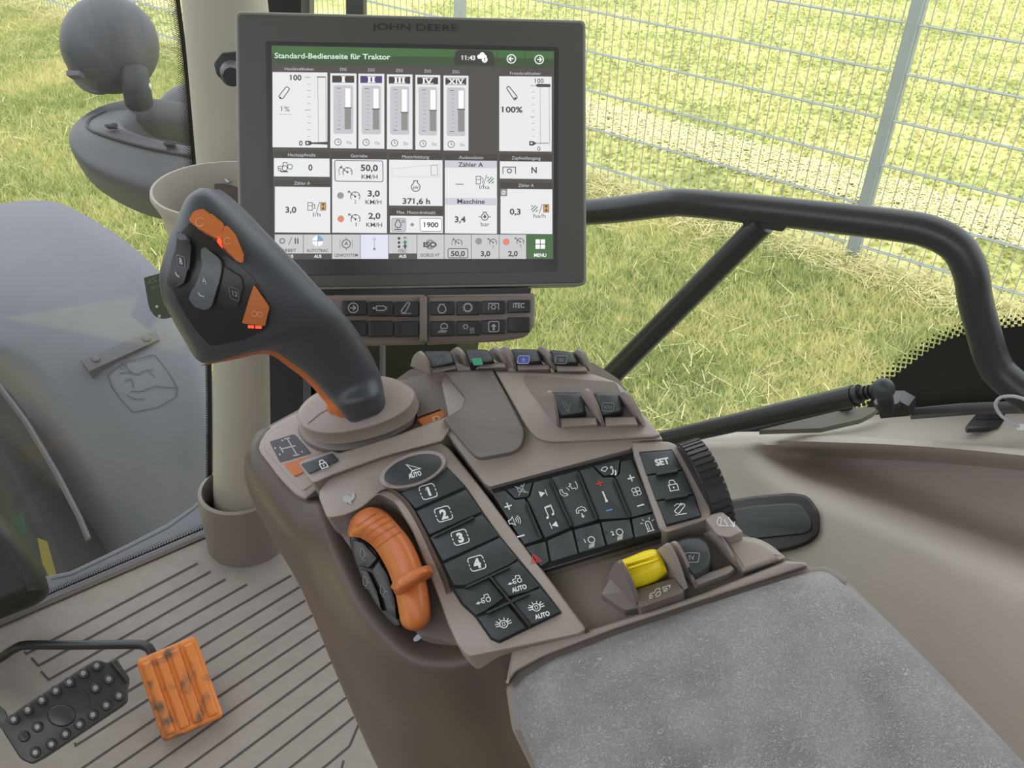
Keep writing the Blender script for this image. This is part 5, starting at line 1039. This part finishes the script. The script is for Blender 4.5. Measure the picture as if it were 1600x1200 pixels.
# yellow shaft switch with its guard
mb = MB(); prism(mb, [(976, 955), (938, 929), (963, 886), (1036, 862), (1070, 916), (1066, 926), (998, 951)], CON, .002, -.012, TD, b=2, bm=.003, rad=3)
prism(mb, [(988, 922), (1054, 902), (1069, 922), (1066, 928), (1000, 951), (996, 946)], CON, .010, -.008, TD, b=2, bm=.003, rad=3)
fin((996, 946), (963, 878), (942, 928), .004, TD, .0028, t=mb); fin((1069, 922), (1038, 852), (1010, 880), .004, TP, .003, t=mb)
i = Ink(mb, CON, .0104); X = lambda a, b: (1026+a*.96+b*.25, 927-a*.26-b*.93)
i.line([X(7*math.cos(q)*.55+3, 7*math.sin(q)*.55-2) for q in [2*math.pi*k/14 for k in range(14)]], 1.3, WH, 0, True); i.line([X(2.4*math.cos(q)-8, 2.4*math.sin(q)-4) for q in [2*math.pi*k/12 for k in range(12)]], 1.2, WH, 0, True)
i.line([X(-11, -2), X(-11, 2), X(-4, 3), X(-3, 8), X(3, 8), X(4, 3)], 1.3, WH); i.line([X(8, 5), X(9, 8), X(20, 8), X(20, 3)], 1.3, WH); i.line([X(14+2.6*math.cos(q), 2+2.6*math.sin(q)) for q in [2*math.pi*k/10 for k in range(10)]], 1.4, WH, 0, True)
pto = mb.build('switch_guard', con)
rows = [[(966, 880, -.002), (985, 872, .002), (1008, 862, .002), (1026, 860, .0), (1036, 866, -.004)], [(964, 878, .016), (985, 870, .018), (1008, 861, .018), (1024, 859, .018), (1035, 868, .014)], [(972, 890, .021), (990, 883, .020), (1012, 874, .020), (1028, 870, .021), (1038, 880, .017)],
        [(980, 908, .019), (998, 900, .018), (1018, 892, .018), (1033, 888, .018), (1042, 892, .014)], [(986, 921, .010), (1004, 915, .010), (1020, 909, .010), (1030, 904, .010), (1042, 896, .008)], [(988, 922, -.004), (1004, 918, -.004), (1020, 912, -.004), (1030, 908, -.004), (1040, 902, -.004)]]
mb = MB(); loft(mb, smooth_rows([[CON.hit(*p) for p in r] for r in rows], 4, 4), M['yellow'])
i = Ink(mb, CON, .0212)
for a, b in (((978, 881), (1026, 866)), ((982, 888), (1030, 873))): n_ = V((.6, 1.8)); prism(mb, [tuple(V(a)-n_), tuple(V(b)-n_), tuple(V(b)+n_), tuple(V(a)+n_)], CON, .0222, .016, M['yellow'], b=1, bm=.001)
mb.build('yellow_switch', pto)

# boot of the joystick: two stacked collars
bc = (556, 636)
mb = MB()
lo_ = catmull([V(p) for p in [(466, 664), (474, 688), (500, 702), (540, 706), (596, 692), (640, 668), (648, 640), (620, 615), (560, 612), (500, 630)]], 5, True)
up_ = catmull([V(p) for p in [(464, 650), (474, 668), (498, 678), (536, 678), (594, 664), (636, 642), (649, 617), (634, 600), (597, 588), (540, 596), (498, 612), (474, 630)]], 5, True)
prism(mb, [tuple(p) for p in lo_], CON, .006, -.006, TD, b=5, bm=.005, n=4); mb.build('lower_collar', con)
mb = MB(); prism(mb, [tuple(p) for p in up_], CON, .026, .012, TP, b=6, bm=.005, n=4); prism(mb, [tuple(V(bc)+(p-V(bc))*.93) for p in up_], CON, .014, .0, TD); i = Ink(mb, CON, .0264); i.line([(481, 662), (500, 646), (512, 640)], 1, M['groove']); mb.build('upper_collar', con)
# white animal marks at the two ends of the speed lever
def mark(name, poly, lab, h):
    t = MB(); Ink(t, CONS, h).poly(poly, M['greyprint']); t.build(name, con, recalc=False)['label'] = lab
# ------------------------------------------------------------------ speed lever in its well
thr = thing('speed_lever', 'orange curved speed lever with a thumb ridge on the console flank', 'lever', CON.hit(610, 900, -.02))
rows = [
 [(543, 830, -.006), (548, 812, .002), (560, 800, .006), (578, 792, .006), (598, 796, .002), (610, 804, -.010)],
 [(546, 838, .000), (560, 820, .012), (577, 808, .015), (600, 806, .014), (618, 816, .008), (628, 828, -.008)],
 [(566, 842, .002), (580, 832, .014), (600, 826, .018), (622, 828, .016), (638, 840, .009), (648, 854, -.008)],
 [(586, 858, .002), (600, 850, .014), (620, 845, .018), (638, 850, .016), (652, 866, .009), (660, 882, -.008)],
 [(604, 888, .002), (616, 880, .014), (634, 872, .018), (650, 880, .016), (662, 895, .009), (668, 910, -.008)],
 [(616, 920, .002), (628, 916, .014), (644, 910, .017), (658, 914, .015), (668, 924, .008), (673, 936, -.008)],
 [(622, 950, .000), (634, 950, .012), (650, 946, .015), (662, 946, .013), (671, 952, .006), (674, 958, -.008)],
 [(626, 972, -.002), (638, 978, .006), (652, 978, .008), (664, 974, .006), (671, 968, .001), (674, 966, -.010)],
 [(630, 980, -.012), (640, 985, -.006), (652, 986, -.004), (662, 982, -.006), (670, 974, -.010), (674, 968, -.014)]]
mb = MB(); loft(mb, smooth_rows([[CON.hit(*p) for p in r] for r in rows], 5, 5), M['orange']); LEV = Surf(mb); i = Ink(mb, LEV, .0006)
for a, m_, b in (((557, 823), (572, 812), (592, 800)), ((565, 829), (582, 817), (603, 806)), ((572, 836), (590, 824), (613, 812)), ((580, 845), (598, 832), (622, 820)), ((588, 856), (608, 841), (628, 830))):
    i.line([tuple(p) for p in catmull([V(a), V(m_), V(b)], 4)], 1.3, M['orange_dark'])
mb.build('lever_rim', thr, ang=60, recalc=False)
rg = [[(610, 918, -.002), (616, 906, .012), (628, 898, .017), (648, 888, .018), (664, 884, .016), (672, 882, .006)],
      [(612, 920, .004), (618, 910, .024), (632, 900, .027), (650, 890, .028), (666, 886, .026), (675, 888, .010)],
      [(614, 922, .004), (622, 922, .024), (640, 912, .027), (656, 902, .028), (670, 894, .026), (677, 896, .010)],
      [(616, 928, -.002), (626, 930, .010), (642, 922, .012), (658, 912, .012), (670, 904, .010), (676, 902, -.002)]]
mb = MB(); loft(mb, smooth_rows([[CON.hit(*p) for p in r] for r in rg], 4, 4), M['orange']); mb.build('thumb_ridge', thr, ang=60, recalc=False)
# black side disc with three speed keys
dl = [(546, 836), (556, 838), (572, 846), (588, 862), (604, 890), (616, 922), (623, 952), (627, 978), (618, 980), (604, 966), (586, 942), (568, 910), (554, 874), (547, 850)]
DK = pl3(CON.hit(546, 838, -.005), CON.hit(606, 888, .000), CON.hit(626, 972, -.004))
mb = MB(); prism(mb, dl, DK, .0, -.02, M['keydark'], b=2.5, bm=.002, rad=5); mb.build('side_disc', thr)
def turt(c):
    def f(i): i.line([(c[0]+a, c[1]+b) for a, b in ((-3, -8), (1, -6), (4, 0), (3, 6), (0, 8), (-3, 5), (-4, -1), (-2, -6))], 1.1, M['dimprint'], 0, True); i.line([(c[0]+4, c[1]+2), (c[0]+8, c[1]+3)], 1.2, M['dimprint']); i.line([(c[0]-1, c[1]+10), (c[0]+5, c[1]+12)], .9, M['dimprint'])
    return f
for q, c in (([(550, 842), (568, 848), (590, 872), (576, 888), (560, 884), (552, 864)], (567, 864)), ([(560, 888), (575, 892), (590, 925), (597, 955), (586, 940), (570, 912)], (571, 908)), ([(592, 876), (606, 898), (618, 940), (620, 968), (604, 955), (596, 925), (580, 892)], (598, 922))):
    key('key', q, DK, .003, thr, M['black'], hb=-.002, b=1.5, rad=3, draw=turt(c))
# ridge wall between the lever well and the keypad
mb = MB(); w_ = [(592, 768), (606, 764), (622, 772), (640, 792), (660, 828), (678, 868), (694, 905), (700, 925)]
top = catmull([V(p) for p in w_], 4)
rows = [[CON.hit(p.x-12, p.y+16, -.012) for p in top], [CON.hit(p.x-6, p.y+8, .002) for p in top], [CON.hit(p.x-2, p.y+2, .010) for p in top], [CON.hit(p.x+2, p.y-1, .0115) for p in top], [CON.hit(p.x+6, p.y, .008) for p in top], [CON.hit(p.x+8, p.y+2, .002) for p in top]]
loft(mb, rows, M['taupe_side']); mb.build('well_rim', con, ang=80)
shell = MB()
CO = [o for o in con.children if o.name.startswith('shell')][0]
shell.v = [v.co + con.location for v in CO.data.vertices]; shell.f = [list(p.vertices) for p in CO.data.polygons]; CONS = Surf(shell)
def mark(poly, lab):
    t = MB(); ik = Ink(t, CONS, .0006); ik.poly(poly, M['greyprint']); t.build('speed_mark', con, recalc=False)['label'] = lab
mark([(536, 781), (538, 776), (542, 774), (547, 776), (549, 778), (550, 772), (552, 770), (555, 773), (555, 778), (552, 782), (549, 785), (552, 789), (546, 787), (543, 785), (541, 789), (540, 785), (537, 785)], 'small white hare mark')
mark([(645, 1000), (650, 994), (658, 989), (667, 986), (664, 993), (658, 999), (652, 1003), (647, 1004)], 'small white tortoise mark')

# ------------------------------------------------------------------ joystick
joy = thing('joystick', 'dark grey joystick grip with orange buttons rising from the console', 'joystick', CON.hit(560, 640, .0))
JR = [((318, 294), (340, 296), .530, .010), ((298, 308), (356, 308), .528, .016), ((280, 345), (385, 334), .526, .020), ((264, 388), (412, 362), .524, .022), ((254, 428), (440, 390), .523, .023), ((258, 465), (466, 416), .525, .023),
      ((272, 495), (490, 442), .528, .022), ((290, 528), (512, 465), .532, .021), ((318, 566), (530, 484), .538, .020), ((372, 556), (546, 502), .546, .020), ((424, 547), (560, 522), .554, .020), ((460, 568), (574, 545), .562, .019),
      ((490, 592), (586, 568), .570, .019), ((514, 620), (595, 592), .576, .018), ((532, 640), (600, 618), .574, .0175), ((550, 662), (604, 642), .590, .016)]
def jrows(JR, p=2.5, seg=28, off=(0, 0), dz=-.022, ts=1.0):
    rows = []
    for (l, r, d, t) in JR:
        A_, B_ = P(l[0]+off[0], l[1]+off[1], d+dz), P(r[0], r[1], d+dz); c = (A_+B_)/2; e = (B_-A_)/2; n = (CAM-c).normalized(); n = (n-e.normalized()*n.dot(e.normalized())).normalized()
        ring = []
        for k in range(seg):
            a = 2*math.pi*k/seg; ca, sa = math.cos(a), math.sin(a)
            ring.append(c+e*math.copysign(abs(ca)**(2/p), ca)+n*t*ts*math.copysign(abs(sa)**(2/p), sa))
        rows.append(ring)
    cols = list(zip(*rows)); return [list(r) for r in zip(*[catmull(list(c), 4) for c in cols])]
mb = MB(); loft(mb, jrows(JR), M['grip'], True, True, True); JS = Surf(mb); grip = mb.build('grip', joy, ang=70)
mb = MB(); loft(mb, jrows(JR[8:], off=(-7, 6), dz=-.012, ts=.7), M['orange_dark'], True, True, True); mb.build('orange_underside', joy, ang=70)
mb = MB(); c = CON.hit(556, 628, .026); ellipsoid(mb, c, RI*.0185-DN*.003, DN*.009, FW*.011, M['orange'], 28, 16); mb.build('ball_base', joy)
def conform(mb, poly, surf, h, m, rad=2, cuts=2, skirt=.003):
    p = fillet(poly, rad); bm = bmesh.new(); f = bm.faces.new([bm.verts.new((x, y, 0)) for x, y in p]); bmesh.ops.triangulate(bm, faces=[f])
    bmesh.ops.subdivide_edges(bm, edges=bm.edges[:], cuts=cuts, use_grid_fill=True); bm.verts.index_update()
    vs = [surf.hit(v.co.x, v.co.y, h) for v in bm.verts]; fs = [[v.index for v in f.verts] for f in bm.faces]; mb.add(vs, fs, m)
    be = [[e.verts[0], e.verts[1]] for e in bm.edges if len(e.link_faces) == 1]
    for a, b in be: mb.add([surf.hit(a.co.x, a.co.y, h), surf.hit(b.co.x, b.co.y, h), surf.hit(b.co.x, b.co.y, h-skirt), surf.hit(a.co.x, a.co.y, h-skirt)], [(0, 1, 2, 3)], m)
    bm.free()
mb = MB(); conform(mb, [(284, 364), (298, 348), (330, 372), (352, 398), (386, 424), (400, 440), (424, 480), (418, 512), (380, 530), (330, 540), (306, 514), (284, 480), (270, 450), (274, 410)], JS, .0008, M['gripface'], 6, 3); mb.build('button_face', joy, recalc=True)
def jbtn(name, poly, h, m, lab=None, draw=None, rad=4):
    t = MB(); conform(t, poly, JS, h, m, rad, 2, .005); bev = t
    if draw: draw(Ink(t, JS, h+.0005))
    o = t.build(name, joy, ang=50)
    if lab: o['label'] = lab
    return o
OP = M['orangeprint']
jbtn('button', [(300, 350), (309, 336), (321, 333), (334, 343), (352, 357), (347, 378), (341, 377), (320, 366)], .0045, M['orange'], 'orange upper button', lambda i: i.line(circ(318, 354, 6, 20, 320, 12), .9, OP))
jbtn('button', [(353, 358), (368, 374), (381, 404), (381, 411), (374, 412), (358, 398), (345, 383)], .0045, M['orange'], 'orange crescent button', lambda i: i.line(circ(357, 383, 5, 20, 320, 12), .9, OP))
jbtn('button', [(397, 444), (421, 478), (415, 504), (380, 500)], .0045, M['orange'], 'orange wedge button', lambda i: (i.line(circ(399, 485, 4), 1, OP, 0, True), i.line(circ(408, 486, 3.4), 1, OP, 0, True)), 3)
jbtn('indicator_light', [(388, 507), (397, 507.5), (397, 511.5), (388, 511)], .0015, M['led'], rad=.5); jbtn('indicator_light', [(399, 507.6), (409, 508), (409, 512), (399, 511.6)], .0015, M['led'], rad=.5); jbtn('indicator_light', [(345, 377), (349, 383), (348, 389), (344, 384)], .0055, M['led'], rad=1)
GP2 = M['greyprint']
def d_A(i): i.text('A', 325, 436, 8, GP2, None, (.9, .35), (-.1, -1), .03); i.line(fillet([(317, 426), (332, 431), (333, 443), (319, 443)], 3), .8, M['dimprint'], 0, True); i.line([(315, 453), (318, 458), (324, 459)], 2.2, GP2); i.line([(326, 411), (331, 414)], 1, M['dimprint'])
def d_B(i): i.text('B', 291, 411, 8, GP2, None, (.85, .4), (-.1, -1), .03); i.line(fillet([(284, 402), (297, 406), (297, 421), (286, 418)], 3), .8, M['dimprint'], 0, True); i.line([(282, 425), (284, 430), (288, 432)], 2.2, GP2)
jbtn('rocker', [(320, 398), (324, 391), (348, 408), (350, 420), (344, 444), (334, 474), (326, 479), (310, 474), (301, 462), (308, 448), (317, 430), (322, 416)], .0055, M['greykey'], 'grey rocker lettered A', d_A)
jbtn('rocker', [(285, 366), (296, 372), (304, 390), (302, 415), (294, 440), (278, 450), (269, 442), (277, 415), (283, 390)], .0045, M['black'], 'black rocker lettered B', d_B)
jbtn('rocker_tip', [(287, 376), (293, 371), (300, 376), (301, 384), (292, 382)], .0075, M['greykey'], 'grey tip of the rocker')
jbtn('button', [(352, 416), (376, 432), (382, 446), (372, 478), (350, 476), (340, 470), (348, 446)], .003, M['black'], 'black button lettered 12', lambda i: (i.text('12', 368, 456, 7.5, GP2, None, (.95, .3), (-.05, -1), .0), i.line(fillet([(359, 446), (374, 450), (375, 468), (362, 463)], 3), .8, M['dimprint'], 0, True)))

# ------------------------------------------------------------------ padded armrest
cush = thing('armrest_cushion', 'grained grey leather armrest pad at the lower right', 'armrest', CON.hit(1150, 1120, -.03))
out = [(796, 1085), (812, 1058), (862, 1026), (960, 988), (1100, 940), (1250, 893), (1292, 888), (1318, 908), (1440, 1026), (1600, 1196), (1720, 1330), (1500, 1560), (960, 1560), (856, 1260), (806, 1130)]
rad = [14, 14, 14, 12, 8, 16, 16, 16, 10, 10, 10, 40, 40, 10, 10]
mb = MB(); p = fillet(out, rad, 5)
rings = []; ctr = V((1180, 1180))
hh = [(-3, -.045), (-1, -.014), (2, -.004), (6, .002), (12, .006), (22, .009), (40, .0115), (70, .013)]
def inw(p, d): return inset(p, d) if d < 8 else [tuple(V(q)+(ctr-V(q)).normalized()*d) for q in inset(p, 6)]
for d_, h in hh: rings.append([CON.hit(x, y, h) for x, y in inw(p, d_)])
for f_, h in ((.72, .0145), (.45, .0155), (.2, .016)):
    last = inw(p, 70); rings.append([CON.hit(ctr.x+(x-ctr.x)*f_, ctr.y+(y-ctr.y)*f_, h) for x, y in last])
loft(mb, rings, M['leather'], True, True, True); mb.build('cushion', cush, ang=80)
mb = MB(); q = [V((x, y)) for x, y in p]
prism(mb, [(790, 1075), (806, 1050), (862, 1018), (960, 980), (1100, 934), (1256, 887), (1290, 884), (1326, 906), (1300, 960), (900, 1120), (860, 1260), (800, 1140)], CON, -.002, -.05, TD, b=3, bm=.003, rad=8); mb.build('base_tray', cush)
